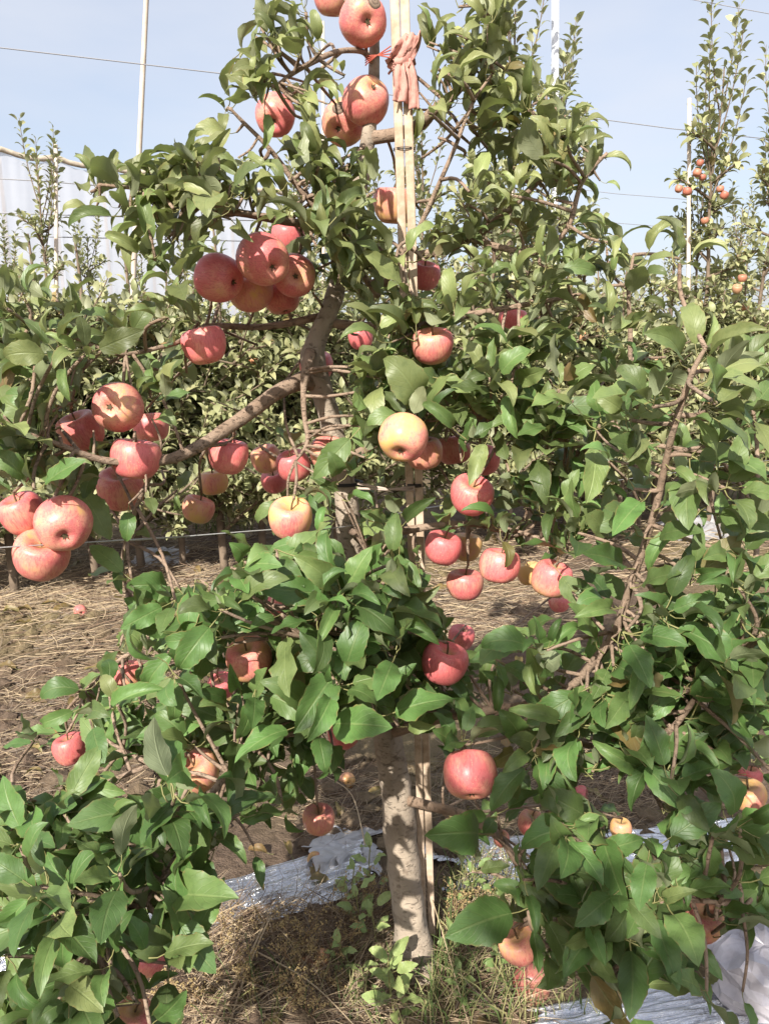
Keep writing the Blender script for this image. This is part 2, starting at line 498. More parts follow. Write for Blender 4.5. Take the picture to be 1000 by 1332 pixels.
# ------------------------------------------------------------------ the main apple tree: wood
tree_base = on_ground(533, 1262)
TREE = empty("apple_tree", tree_base)
tag(TREE, "old apple tree with grey trunk, knotted bend and many pink apples", "tree")
WOOD = []        # (point, radius, branch index) samples that twigs may start from
def wood(name, pts, mat, sides, wob, sub=6, extra=None):
    """pts: (px, py, Y, width in px)"""
    P = [at_y(a, b, c) for a, b, c, w in pts]
    Rr = [w * 0.44 * (p - CAM).dot(Vector((0, CP, -SP))) / F for p, (a, b, c, w) in zip(P, pts)]
    S, idx = spline(P, sub)
    rad = []
    for i in idx:
        k = min(int(i), len(Rr) - 2); t = i - k
        rad.append(Rr[k] * (1 - t) + Rr[k + 1] * t)
    return S, rad
TRUNK = [(552, 1310, 1.55, 88), (543, 1268, 1.55, 66), (535, 1210, 1.55, 51), (526, 1130, 1.55, 49), (513, 1020, 1.55, 44), (500, 940, 1.55, 40), (478, 820, 1.55, 38), (458, 710, 1.55, 35),
         (443, 610, 1.55, 33), (424, 525, 1.55, 31), (408, 470, 1.53, 36), (412, 440, 1.54, 31), (430, 400, 1.55, 28), (446, 345, 1.56, 25), (462, 270, 1.57, 26),
         (478, 185, 1.57, 22), (487, 90, 1.57, 16), (486, 10, 1.57, 13), (480, -110, 1.57, 7)]
BR = {
 'limb':   [(414, 498, 1.55, 24), (385, 499, 1.50, 24), (350, 517, 1.45, 22), (305, 551, 1.39, 20), (255, 582, 1.32, 18), (205, 600, 1.26, 15), (140, 598, 1.22, 11), (80, 580, 1.18, 8), (20, 560, 1.15, 5)],
 'stub':   [(404, 458, 1.50, 19), (399, 478, 1.47, 16), (396, 505, 1.46, 10), (396, 540, 1.45, 8), (399, 575, 1.44, 7), (385, 600, 1.42, 4)],
 'top_l':  [(486, 82, 1.57, 9), (470, 68, 1.53, 8), (440, 67, 1.48, 8), (405, 82, 1.43, 8), (380, 97, 1.40, 7), (355, 112, 1.38, 5), (328, 92, 1.36, 3)],
 'rise_l': [(492, 385, 1.52, 10), (455, 330, 1.46, 9), (418, 280, 1.42, 8), (385, 240, 1.40, 8), (350, 195, 1.38, 7), (318, 160, 1.37, 6), (300, 140, 1.36, 4)],
 'mass_l': [(458, 290, 1.56, 15), (400, 292, 1.48, 13), (330, 280, 1.38, 11), (270, 268, 1.30, 9), (225, 250, 1.26, 7), (180, 245, 1.23, 6), (130, 240, 1.22, 4)],
 'mid_l':  [(425, 410, 1.55, 13), (340, 425, 1.56, 10), (270, 425, 1.45, 8), (225, 448, 1.38, 7), (165, 460, 1.32, 6), (110, 445, 1.28, 5), (40, 425, 1.25, 4)],
 'top_r':  [(482, 180, 1.57, 20), (535, 168, 1.54, 18), (570, 140, 1.50, 15), (600, 110, 1.48, 12), (622, 68, 1.47, 10), (645, 5, 1.47, 8), (655, -60, 1.47, 5)],
 'whip_r': [(500, 370, 1.52, 10), (535, 310, 1.46, 8), (565, 252, 1.44, 7), (592, 190, 1.43, 6), (616, 132, 1.42, 5), (640, 95, 1.42, 3)],
 'mass_r': [(452, 330, 1.56, 18), (530, 335, 1.58, 15), (610, 310, 1.55, 13), (670, 265, 1.50, 11), (715, 215, 1.48, 9), (730, 165, 1.47, 6)],
 'mass_s': [(610, 310, 1.55, 10), (690, 330, 1.46, 9), (735, 300, 1.43, 8), (757, 240, 1.42, 7), (790, 200, 1.42, 5)],
 'mid_r':  [(428, 420, 1.55, 14), (520, 425, 1.52, 12), (590, 412, 1.50, 10), (650, 403, 1.48, 9), (710, 392, 1.46, 7), (760, 380, 1.45, 5)],
 'lev_r':  [(442, 600, 1.55, 15), (530, 560, 1.50, 13), (610, 540, 1.45, 11), (690, 560, 1.42, 10), (770, 583, 1.38, 9), (840, 578, 1.36, 7), (930, 590, 1.33, 5)],
 'shoot_f':[(790, 600, 1.37, 8), (812, 520, 1.45, 8), (820, 430, 1.46, 7), (818, 370, 1.46, 6), (822, 330, 1.46, 4)],
 'fruit_r':[(460, 700, 1.55, 14), (530, 690, 1.50, 12), (600, 680, 1.45, 9), (660, 690, 1.42, 7), (730, 710, 1.38, 5)],
 'front':  [(475, 800, 1.55, 14), (478, 790, 1.40, 12), (470, 800, 1.28, 9), (440, 810, 1.20, 7), (400, 830, 1.12, 5)],
 'front_u':[(455, 690, 1.55, 12), (470, 700, 1.42, 10), (485, 745, 1.30, 8), (470, 770, 1.22, 5)],
 'low_r':  [(502, 955, 1.55, 18), (570, 935, 1.44, 16), (640, 922, 1.32, 15), (700, 912, 1.22, 14), (745, 890, 1.17, 13), (790, 838, 1.12, 13), (816, 770, 1.08, 12), (850, 665, 1.04, 11), (874, 565, 1.01, 10), (898, 488, 0.99, 9), (915, 455, 0.98, 5)],
 'low_s':  [(640, 922, 1.32, 11), (720, 955, 1.24, 10), (800, 975, 1.14, 10), (862, 955, 1.07, 10), (892, 925, 1.05, 9), (920, 888, 1.03, 8), (965, 850, 1.0, 6)],
 'edge_r': [(892, 925, 1.05, 9), (960, 820, 1.06, 9), (985, 700, 1.12, 8), (985, 590, 1.16, 6), (975, 500, 1.18, 5)],
 'drop_r': [(525, 1040, 1.55, 16), (600, 1060, 1.40, 14), (650, 1090, 1.25, 12), (690, 1145, 1.12, 11), (740, 1185, 1.02, 10), (820, 1180, 0.96, 9), (900, 1172, 0.93, 8), (970, 1178, 0.92, 6)],
 'drop_s': [(690, 1145, 1.12, 8), (690, 1200, 1.06, 7), (720, 1235, 1.02, 6), (800, 1260, 0.95, 5)],
 'low_l':  [(497, 930, 1.55, 17), (430, 915, 1.45, 14), (360, 905, 1.35, 12), (300, 940, 1.26, 11), (250, 975, 1.20, 10), (212, 996, 1.18, 8), (160, 975, 1.20, 5)],
 'far_l':  [(480, 830, 1.55, 14), (400, 800, 1.52, 12), (320, 790, 1.50, 10), (240, 830, 1.48, 8), (170, 850, 1.46, 7), (110, 900, 1.44, 5)],
 'drop_l': [(430, 915, 1.45, 12), (340, 960, 1.22, 12), (270, 1040, 1.02, 11), (230, 1110, 0.92, 10), (190, 1170, 0.88, 9), (130, 1230, 0.86, 7), (70, 1270, 0.86, 5)],
 'dark_l': [(250, 975, 1.20, 8), (160, 1010, 1.15, 7), (90, 1035, 1.10, 6), (30, 1050, 1.08, 4)],
 'end_l':  [(205, 600, 1.26, 8), (180, 660, 1.30, 7), (160, 720, 1.34, 6), (165, 770, 1.36, 4)],
}
S, rad = wood('trunk', TRUNK, M_TRUNK, 16, 0.1, sub=8)
rad = [r * (1.28 if 0.0 < 0 else 1) for r in rad]
mb = MB(); mb.tube(S, rad, 22, wob=0.20)
trunk = mb.build("trunk", M_TRUNK, None)
for p, r in zip(S, rad): WOOD.append((p, r, None))
BRANCHES = {}
BMB = {}
for i, (nm, pts) in enumerate(BR.items()):
    S, rad = wood(nm, pts, M_BRANCH, 9, 0.1, sub=7)
    # a little natural crookedness
    L = len(S)
    S = [p + Vector((noise.noise(p * 9 + Vector((i, 0, 0))), noise.noise(p * 9 + Vector((0, i, 0))), noise.noise(p * 9 + Vector((0, 0, i))))) * 0.004 * min(1, k / 6) for k, p in enumerate(S)]
    m_ = MB(); m_.tube(S, rad, 9, wob=0.16, seed=i * 3.1)
    BMB[nm] = m_
    for p, r in zip(S, rad): WOOD.append((p, r, nm))
WP = np.array([tuple(p) for p, r, n in WOOD]); WPX = np.array([project(p) for p, r, n in WOOD])
WN = [n for p, r, n in WOOD]
def nearest_wood(p, branches_only=True):
    d = np.linalg.norm(WP - np.array(tuple(p)), axis=1)
    if branches_only: d = d + np.array([0.15 if n is None else 0.0 for n in WN])
    k = int(np.argmin(d)); return k
def twig(p_end, r0=0.0035, r1=0.002, k=None, sag=0.0):
    k = nearest_wood(p_end) if k is None else k
    a = WOOD[k][0]; nm = WOOD[k][2] or 'low_l'
    L = (p_end - a).length
    if L < 0.004: return
    mid = (a + p_end) / 2 + Vector((random.uniform(-1, 1), random.uniform(-1, 1), random.uniform(-0.6, 0.6) - sag)) * L * 0.13
    S, _ = spline([a, mid, p_end], 4)
    n = len(S)
    BMB[nm].tube(S, [r0 + (r1 - r0) * i / (n - 1) for i in range(n)], 6, wob=0.15)

# ------------------------------------------------------------------ apples
PK, OR, YE, DK, TN = (0.86, 0.5, 0.1), (0.78, 0.47, 0.4), (0.16, 0.54, 0.15), (0.98, 0.44, 0.3), (0.40, 0.42, 0.6)
# px, py, diameter px, real diameter m, tone, eye offset (fraction of radius; None = hanging down), cover allowed 0..1, label
APPLES = [
 (433, -4, 50, .080, OR, None, .5, "orange apple half hidden by a leaf, topmost beside the leader"),
 (473, 27, 62, .084, OR, (.25, .55), .1, "orange red apple with grey rot spot, just above the curved bare twig"),
 (477, 129, 60, .086, OR, (.42, -.3), .05, "big orange apple with its eye showing beside the pink cloth"),
 (447, 160, 58, .088, (.60, .48, .4), (-.3, .7), .1, "orange apple with grey rot spot tucked behind a bigger one"),
 (358, 150, 52, .076, PK, (0, .75), .3, "lone pink apple partly covered by a leaf high on the curved twig"),
 (512, 268, 56, .086, (.5, .5, .2), None, .3, "orange apple behind the wooden stake"),
 (286, 363, 62, .084, PK, (.9, .3), .1, "pink apple with leaf shadows at the outer end of the five-apple cluster"),
 (344, 340, 66, .086, PK, (.55, .52), .05, "big pink apple on top of the five-apple cluster"),
 (383, 359, 56, .077, (.7, .5, .2), (.18, .3), .05, "round pinkish apple with its dark eye showing in the five-apple cluster"),
 (367, 388, 48, .072, (.75, .47, .2), None, .1, "small red apple lowest in the five-apple cluster"),
 (325, 374, 60, .086, (.7, .48, .2), (-.1, -.5), .1, "pink apple wedged under and behind the five-apple cluster"),
 (375, 308, 44, .076, DK, None, .4, "red apple in shade above the five-apple cluster"),
 (267, 450, 57, .077, (.8, .56, .05), None, .02, "bright pink apple with a cracked split hanging alone by the knotted bend"),
 (151, 529, 65, .082, (.72, .5, .2), (0, .15), .03, "blush apple with its eye facing out, top of the cluster on the long limb"),
 (107, 562, 56, .075, OR, None, .25, "orange pink apple with a grey leaf hanging across it"),
 (196, 556, 46, .074, OR, None, .4, "orange apple hidden behind the cluster on the long limb"),
 (176, 597, 64, .081, (.88, .47, .25), None, .03, "red flattened apple at the middle of the cluster on the long limb"),
 (158, 636, 60, .085, (.6, .44, .4), None, .35, "dull orange apple in shade behind drooping leaves under the long limb"),
 (31, 668, 58, .072, (.85, .47, .1), None, .05, "pink red apple farthest out on the long limb"),
 (84, 684, 72, .086, (.76, .48, .45), (.35, .5), .03, "large russet pink apple resting above the trellis wire"),
 (54, 724, 70, .086, (.74, .49, .35), None, .03, "russet apple crossed by the trellis wire with sunlit stripes"),
 (298, 594, 51, .073, (.88, .5, .2), None, .03, "pink apple hanging right under the bare limb"),
 (278, 628, 38, .060, TN, None, .05, "small tan apple between two apples under the bare limb"),
 (258, 663, 42, .064, (.5, .44, .5), None, .08, "small dull pink apple lowest of the three under the bare limb"),
 (347, 597, 40, .066, (.6, .46, .3), None, .3, "orange apple behind curled leaves beside the hanging stub"),
 (382, 606, 44, .068, (.95, .48, .1), None, .35, "deep pink apple partly covered by leaves beside the hanging stub"),
 (428, 592, 50, .074, (.58, .5, .25), None, .2, "orange apple hanging in front of the grey trunk"),
 (357, 626, 34, .060, DK, None, .3, "small red shaded apple deep behind the hanging stub"),
 (379, 676, 56, .076, (.50, .52, .1), None, .25, "pale orange yellow apple under leaves where the trellis wire ends"),
 (525, 570, 65, .082, (.54, .51, .1), (-.2, .78), .0, "shiny yellow apple with pink cheek and dark eye above the stake"),
 (551, 590, 50, .074, (.55, .47, .2), None, .2, "orange pink apple peeking out behind the yellow apple"),
 (590, 585, 44, .072, (.75, .45, .2), None, .35, "red apple behind a cupped leaf near the yellow apple"),
 (630, 599, 40, .066, (.95, .5, .1), None, .35, "crimson apple half behind a folded leaf"),
 (612, 645, 56, .077, (.8, .52, .1), None, .15, "tall pink apple with a curved shadow, below the folded leaf"),
 (575, 713, 48, .068, (.95, .5, .1), None, .1, "deep pink apple beside the stake with a leaf shadow ring"),
 (607, 712, 40, .066, (.4, .46, .3), None, .3, "pale orange apple behind the deep pink one"),
 (649, 736, 53, .072, (.75, .56, .05), None, .1, "bright pink apple with a pointed leaf hanging over its top"),
 (605, 761, 48, .072, (.8, .47, .3), None, .25, "dull pink apple under the pair beside the stake"),
 (689, 746, 34, .060, (.3, .53, .1), None, .15, "small yellow and pink apple between two bright pink ones"),
 (717, 753, 52, .072, (.75, .54, .05), None, .15, "bright pink apple with a broad leaf across its lower side"),
 (727, 784, 28, .060, (.8, .5, .1), None, .3, "sliver of pink apple under a broad leaf"),
 (578, 864, 60, .080, (.95, .5, .05), None, .15, "large crimson pink apple with a pale streak above the bare trunk"),
 (600, 830, 34, .066, (.9, .45, .1), None, .3, "small red apple behind the large crimson one"),
 (325, 857, 60, .078, (.50, .53, .1), None, .1, "cream and pink apple hanging below a brown dry spur"),
 (288, 893, 36, .070, DK, None, .5, "red apple mostly hidden under the cream and pink apple"),
 (358, 785, 34, .066, (.8, .46, .2), None, .5, "pink apple nearly buried in leaves above the brown dry spur"),
 (447, 954, 42, .072, (.9, .48, .1), None, .35, "red apple peeking under a leaf beside the trunk top"),
 (258, 1005, 58, .074, (.62, .5, .2), None, .45, "orange apple striped by leaf shadows inside the low leaves"),
 (167, 878, 42, .068, (.7, .5, .2), None, .3, "half shaded apple cut across by a leaf over the straw"),
 (92, 975, 42, .066, (1.0, .42, .3), None, .05, "dark red round apple hanging in shade over bare soil"),
 (611, 1008, 70, .084, (.74, .53, .1), (.02, .85), .08, "large pink apple with a dark leaf across it beside the bare trunk"),
 (415, 1067, 42, .062, (.6, .46, .4), None, .25, "dull pink apple hanging low over the foil beside the trunk"),
 (690, 1071, 34, .060, (.7, .40, .4), None, .35, "dull shaded apple among the petioles near the foil"),
 (652, 1091, 21, .036, (.75, .47, .2), None, .2, "tiny pink red apple beside the shaded one"),
 (676, 1230, 52, .066, (.6, .5, .2), None, .3, "pink apple with a dark leaf down its middle low over the grass"),
 (197, 1252, 36, .050, (.8, .48, .2), None, .4, "pink apple between leaves over the foil strip"),
 (174, 1326, 50, .060, (.6, .5, .2), None, .2, "orange pink apple at the bottom of the low leaf mass"),
 (913, 1197, 54, .066, (.55, .40, .5), None, .35, "orange brown shaded apple under the low twig by the white bag"),
 (972, 1035, 44, .058, (.45, .5, .3), None, .4, "pale orange apple under yellowish leaves"),
 (975, 1010, 30, .050, (.95, .46, .2), None, .4, "small dark red apple above the pale orange one"),
 (807, 1078, 28, .050, (.4, .42, .5), None, .4, "small tan apple in deep shade over the foil"),
 (563, 451, 54, .074, (.75, .54, .05), None, .2, "pink and cream apple with a curved leaf shadow over it"),
 (551, 359, 42, .066, (1.0, .48, .1), None, .3, "magenta pink apple under a dark leaf"),
 (470, 440, 32, .070, DK, None, .45, "red apple half behind a broad leaf beside the knotted bend"),
 (412, 476, 44, .074, DK, None, .5, "red apple behind the knot of the trunk"),
 (666, 414, 36, .064, (.85, .5, .2), None, .4, "reddish apple among dry flower stalks"),
]
def apple_mesh(seed):
    rs = random.Random(seed)
    prof = [(0.0, 0.27), (0.06, 0.275), (0.13, 0.315), (0.22, 0.375), (0.32, 0.405), (0.405, 0.375), (0.465, 0.28), (0.497, 0.15), (0.50, 0.02), (0.478, -0.12),
            (0.435, -0.24), (0.37, -0.335), (0.29, -0.395), (0.205, -0.415), (0.135, -0.398), (0.085, -0.362), (0.04, -0.335), (0.0, -0.33)]
    P, _ = spline([Vector((r, 0, z)) for r, z in prof], 2)
    n = 28; vs, fs = [], []
    lob = rs.uniform(0.006, 0.022); ph = rs.uniform(0, 6); ob = rs.uniform(0.0, 0.05); sq = rs.uniform(0.90, 1.02); taper = rs.uniform(-0.05, 0.10)
    rows = P[1:-1]
    for p in rows:
        for k in range(n):
            a = 2 * math.pi * k / n
            low = max(0, -p.z * 2)
            r = max(p.x, 0.0) * (1 + lob * (0.4 + 1.6 * low) * math.cos(5 * a + ph)) * (1 + ob * math.cos(a + ph * 2)) * (1 + taper * p.z * 2)
            vs.append((r * math.cos(a), r * math.sin(a), p.z * sq + 0.02 * math.cos(a + ph) * r * 2))
    for i in range(len(rows) - 1):
        for k in range(n):
            a, b = i * n + k, i * n + (k + 1) % n
            fs.append((a, a + n, b + n, b))
    t = len(vs); vs.append((0, 0, P[0].z * sq)); vs.append((0, 0, P[-1].z * sq))
    for k in range(n):
        fs.append((t, k, (k + 1) % n)); fs.append((t + 1, (len(rows) - 1) * n + (k + 1) % n, (len(rows) - 1) * n + k))
    return vs, fs
APPLE_V = []
for k in range(7):
    vs, fs = apple_mesh(k + 5)
    APPLE_V.append((vs, fs))
def apple_data(k, size, name="apple"):
    vs, fs = APPLE_V[k]
    me = bpy.data.meshes.new(name)
    me.from_pydata([(x * size, y * size, z * size) for x, y, z in vs], [], fs)
    me.materials.append(M_APPLE)
    me.polygons.foreach_set("use_smooth", [True] * len(fs)); me.update()
    return me
STEMTIPS = []
KEEP = []      # (px, py, radius, depth): nothing may hide these
ROTS = {1: (.46, -.30), 3: (-.16, -.20)}
for i, (px, py, dpx, size, tone, eye, cover, label) in enumerate(APPLES):
    depth = size * F / dpx
    c = at_depth(px, py, depth)
    o = link(bpy.data.objects.new("apple", apple_data(i % 7, size)))
    o.location = c
    o.color = (*tone, 1)
    tag(o, label, "apple", "apples on the main tree")
    up, fw = Vector((0, SP, CP)), Vector((0, CP, -SP))
    if eye is not None:
        ex, ey = eye; ez = math.sqrt(max(0.02, 1 - ex * ex - ey * ey))
        ax = Vector((1, 0, 0)) * ex - up * ey - fw * ez
    else:
        ax = Vector((random.uniform(-.35, .35), random.uniform(-.15, .45), -1))
    ax.normalize()
    q = (-ax).to_track_quat('Z', 'Y') @ Vector((0, 0, 1)).rotation_difference(Vector((0, 0, 1)))
    o.rotation_mode = 'QUATERNION'
    o.rotation_quaternion = q @ Matrix.Rotation(random.uniform(0, 6.28), 3, 'Z').to_quaternion()
    rot = o.rotation_quaternion.to_matrix()
    # stem from the cavity, eye with dried sepals in the basin
    sl_ = random.uniform(0.26, 0.34)
    sb = MB()
    pts, _ = spline([Vector((0, 0, 0.25)) * size, Vector((0.02, 0.01, 0.25 + sl_ * 0.6)) * size, Vector((0.06, 0.02, 0.25 + sl_)) * size], 3)
    sb.tube(pts, [0.0016] * (len(pts) - 1) + [0.0026], 6)
    sb.build("stem", M_STEM, o)
    eb = MB()
    for k in range(5):
        a = k * 1.2566 + 0.3
        d = Vector((math.cos(a), math.sin(a), 0)); e = Vector((-math.sin(a), math.cos(a), 0))
        b0 = d * 0.035 * size + Vector((0, 0, -0.330 * size)); tip = d * 0.075 * size + Vector((0, 0, -0.385 * size)) + e * 0.012 * size
        w = e * 0.026 * size
        eb.add([b0 - w, b0 + w, tip, b0 * 1.0 + Vector((0, 0, 0.01 * size))], [(0, 1, 2), (0, 2, 3), (1, 3, 2)])
    eb.add([Vector((0.045 * math.cos(k), 0.045 * math.sin(k), -0.343)) * size for k in (0, 1.05, 2.1, 3.14, 4.2, 5.25)], [(5, 4, 3, 2, 1, 0)])
    eb.build("eye", M_EYE, o, smooth=False)
    if i in ROTS:
        ex, ey = ROTS[i]; ez = math.sqrt(1 - ex * ex - ey * ey)
        dirw = (Vector((1, 0, 0)) * ex - up * ey - fw * ez).normalized()
        dl = (rot.transposed() @ dirw).normalized()
        u = dl.orthogonal().normalized(); w_ = dl.cross(u)
        # follow the skin: cast from outside onto the apple mesh
        from mathutils.bvhtree import BVHTree
        me = o.data
        bvh = BVHTree.FromPolygons([v.co for v in me.vertices], [tuple(p.vertices) for p in me.polygons])
        sp = MB(); ring = []
        c0 = None
        for rr in (0.0, 0.05, 0.10, 0.145, 0.165):
            for k in range(16 if rr else 1):
                a = k * math.pi / 8
                rk = rr * (1 + 0.12 * noise.noise(Vector((math.cos(a) * 1.5, math.sin(a) * 1.5, i))))
                org = (dl * 0.8 + (u * math.cos(a) + w_ * math.sin(a)) * rk) * size
                h = bvh.ray_cast(org, -dl)[0] or org * 0.6
                ring.append(h + dl * size * (0.012 if rr < 0.16 else -0.004))
        cc = ring[0].copy()
        sp.v = [tuple(p - cc) for p in ring]
        sp.f = [(0, 1 + k, 1 + (k + 1) % 16) for k in range(16)]
        for j in range(3):
            for k in range(16):
                a, b = 1 + j * 16 + k, 1 + j * 16 + (k + 1) % 16
                sp.f.append((a, a + 16, b + 16, b))
        sp.m = [0] * len(sp.f)
        so_ = sp.build("rot_spot", M_ROT, o); so_.location = cc
        so_["label"] = "grey brown rot spot with rings"
    tip = c + rot @ (Vector((0.06, 0.02, 0.25 + sl_)) * size)
    twig(tip, 0.0034, 0.0024)
    STEMTIPS.append((tip, py))
    KEEP.append((px, py, dpx * 0.5 * (1 - 0.62 * cover) * 1.0, depth - 0.01, 0.80 - cover * 0.3))

# ------------------------------------------------------------------ leaves of the main tree
# rough coverage of the crown, one character for each 50 px square of the photograph
MASK = ["......11..1221......", "......221.1221......", ".....1221.22212.....", ".....1112.212132....", "..12223221..223320..".replace('0', '.'),
        "..123322211132331...", "...1210122223332120.".replace('0', '.'), "11..11..12223211....", "22111....23232111..1", "22211...123222211112",
        "21.11...122233222222", "2211...1211322232221", "2122...1221112222211", "1..1...1232122122222", "..1...2223200.132222".replace('0', '.'),
        "...112222320.1222333".replace('0', '.'), "..112222323112223333", ".1211223222133333332", ".1221233222222333332", "11112232100212222332".replace('0', '.'),
        "2112322100000121.223".replace('0', '.'), "22333321...222322322", "13333321...123322222", "133333......13333322", "23233.......12333211",
        "12231........122211.", "12221...........1..1"]
assert all(len(r) == 20 for r in MASK), [len(r) for r in MASK]
# things the photograph shows free of leaves: (px, py, radius, depth before which it must stay free; 0 = at any depth)
def keep_line(x0, y0, x1, y1, r, d, step=12):
    n = max(1, int(math.hypot(x1 - x0, y1 - y0) / step))
    for k in range(n + 1):
        t = k / n; KEEP.append((x0 + (x1 - x0) * t, y0 + (y1 - y0) * t, r, d, 0.0))
keep_line(512, 985, 538, 1250, 34, 1.9); keep_line(552, 985, 556, 1100, 14, 1.9)
keep_line(385, 500, 250, 585, 17, 1.6); keep_line(250, 585, 212, 600, 12, 1.6)
keep_line(410, 455, 428, 545, 22, 1.7); keep_line(398, 470, 396, 530, 14, 1.6); keep_line(432, 400, 420, 440, 16, 1.7)
keep_line(510, 0, 528, 285, 22, 1.7); keep_line(535, 615, 540, 690, 14, 1.6); keep_line(455, 632, 525, 630, 8, 1.6)
keep_line(520, 60, 525, 145, 24, 1.7)
keep_line(440, 67, 385, 93, 9, 1.6); keep_line(470, 68, 445, 67, 12, 1.7)
keep_line(712, 905, 795, 832, 10, 1.25); keep_line(795, 832, 850, 665, 11, 1.2); keep_line(850, 665, 900, 490, 11, 1.15)
keep_line(870, 945, 905, 905, 8, 1.15); keep_line(310, 155, 400, 260, 6, 1.4); keep_line(570, 245, 610, 145, 6, 1.5)
keep_line(450, 690, 455, 715, 12, 1.6)
keep_line(0, 712, 340, 690, 5, 1.2)
for x, y, r in ((572, 215, 26), (560, 190, 20), (585, 262, 14), (645, 790, 36), (620, 800, 22), (300, 655, 30), (240, 720, 40), (60, 790, 60), (60, 870, 55), (110, 810, 40), (255, 300, 0), (220, 110, 60),
                (150, 120, 80), (255, 60, 40), (300, 20, 30), (800, 130, 34), (830, 200, 40), (815, 270, 24), (260, 720, 36), (40, 1010, 22), (180, 1010, 14), (350, 1130, 50), (400, 1160, 50), (330, 1190, 40), (290, 1130, 12),
                (440, 1100, 40), (470, 1030, 28), (280, 1290, 30), (380, 1270, 90), (600, 1170, 30), (590, 1290, 60), (660, 1310, 40), (750, 1310, 30), (840, 1060, 18), (960, 1260, 28), (700, 30, 30), (745, 60, 40), (640, 600, 0), (410, 100, 0),
                (590, 15, 10), (560, 80, 12), (880, 1320, 30), (475, 90, 12), (310, 195, 14), (460, 1180, 60), (780, 1020, 20)):
    if r: KEEP.append((x, y, r, 0.0, 0.0))
KP = np.array([k[:4] for k in KEEP]); KC = np.array([k[4] for k in KEEP])
NAPP = len(APPLES)

LEAVES = []   # shape, location, rotation, scale, tint, px, py, depth
def leaf_ok(loc, rot, sc, shape, strict=True):
    """Drop a leaf that would hide something the photograph shows free."""
    d = rot @ Vector((0, 1, 0))
    for t in ((0.35, 0.6, 0.85, 1.1, 1.28) if strict else (0.7, 1.0)):
        p = loc + d * (t * sc)
        px, py, dp = project(p)
        if dp < 0.55: return False
        dd = np.hypot(KP[:, 0] - px, KP[:, 1] - py) - KP[:, 2]
        if np.any((dd < (8 if t < 1.2 else 3)) & ((KP[:, 3] == 0) | (dp < KP[:, 3] + 0.03))): return False
        # not inside an apple
    return True
def in_apple(p):
    for (px, py, dpx, size, *_), c in zip(APPLES, ACENTRES):
        if (p - c).length < size * 0.46: return True
    return False
ACENTRES = [at_depth(a[0], a[1], a[3] * F / a[2]) for a in APPLES]
UP = Vector((0, 0, 1)); TOCAM = Vector((0, -1, 0.1)).normalized()
def rvec(s): return Vector((random.gauss(0, s), random.gauss(0, s), random.gauss(0, s)))
def tint_for(py, dry=0.012):
    ol = min(1, max(0, 0.98 - (py - 150) / 620)) * 0.95 + 0.08
    ol = min(1, max(0, ol + random.gauss(0, 0.22)))
    dryv = random.uniform(0.3, 1.0) if random.random() < dry else 0.0
    return (ol, min(0.85, max(0.28, random.gauss(0.51, 0.13))), dryv)
def put_leaf(loc, d, n, sc, tint=None, check=True, k=None, mask=True):
    rot = frame(d, n)
    if k is None:
        upper = project(loc)[1] < 480
        k = random.randrange(NARROW0, len(SHAPES)) if random.random() < (0.8 if upper else 0.25) else random.randrange(NARROW0)
    if check and not leaf_ok(loc, rot, sc, k): return False
    mid = loc + (rot @ Vector((0, 1, 0))) * sc * 0.85
    px, py, dp = project(mid)
    if mask and check and 0 <= px < 1000 and 0 <= py < 1332:
        if MASK[min(26, int(py // 50))][min(19, int(px // 50))] == '.' and random.random() < 0.8: return False
    if in_apple(mid) or in_apple(loc + (rot @ Vector((0, 1, 0))) * sc * 1.1): return False
    LEAVES.append((k, loc, rot, sc, tint or tint_for(py), px, py, dp))
    return True
def spur(p, axis, n, size, spread=1.0, py=600):
    a = axis.normalized(); u = a.orthogonal().normalized(); w = a.cross(u)
    ph = random.uniform(0, 6.28)
    for k in range(n):
        az = ph + k * 2.39996 + random.gauss(0, 0.2)
        th = R(28 + 62 * ((k + 0.5) / n) ** 0.8) * spread + random.gauss(0, 0.14)
        d = a * math.cos(th) + (u * math.cos(az) + w * math.sin(az)) * math.sin(th)
        d = (d + Vector((0, 0, 0.28 if py < 520 else 0.05))).normalized()
        nrm = a * 0.55 + UP * 0.55 + SUN * 0.30 + rvec(0.46)
        sc = size * random.uniform(0.72, 1.12) * (0.75 + 0.25 * min(1, k / 3))
        put_leaf(p + a * random.uniform(-0.012, 0.008), d, nrm, sc)
def shoot(nm, i0, i1, spacing, size, both=True):
    """Leaves set alternately along a stretch of a branch."""
    pts = [p for p, r, n in WOOD if n == nm]
    n = len(pts); i0, i1 = int(i0 * (n - 1)), int(i1 * (n - 1))
    acc, az = 0.0, random.uniform(0, 6.28)
    for i in range(i0, i1):
        seg = pts[i + 1] - pts[i]; acc += seg.length
        if acc < spacing: continue
        acc = 0; az += 2.4
        t = seg.normalized(); u = t.orthogonal().normalized(); w = t.cross(u)
        side = u * math.cos(az) + w * math.sin(az)
        d = (side * 0.85 + t * 0.55 + Vector((0, 0, 0.05))).normalized()
        put_leaf(pts[i].copy(), d, UP * 0.6 + t * 0.3 + SUN * 0.5 + rvec(0.25), size * random.uniform(0.8, 1.1), mask=False)

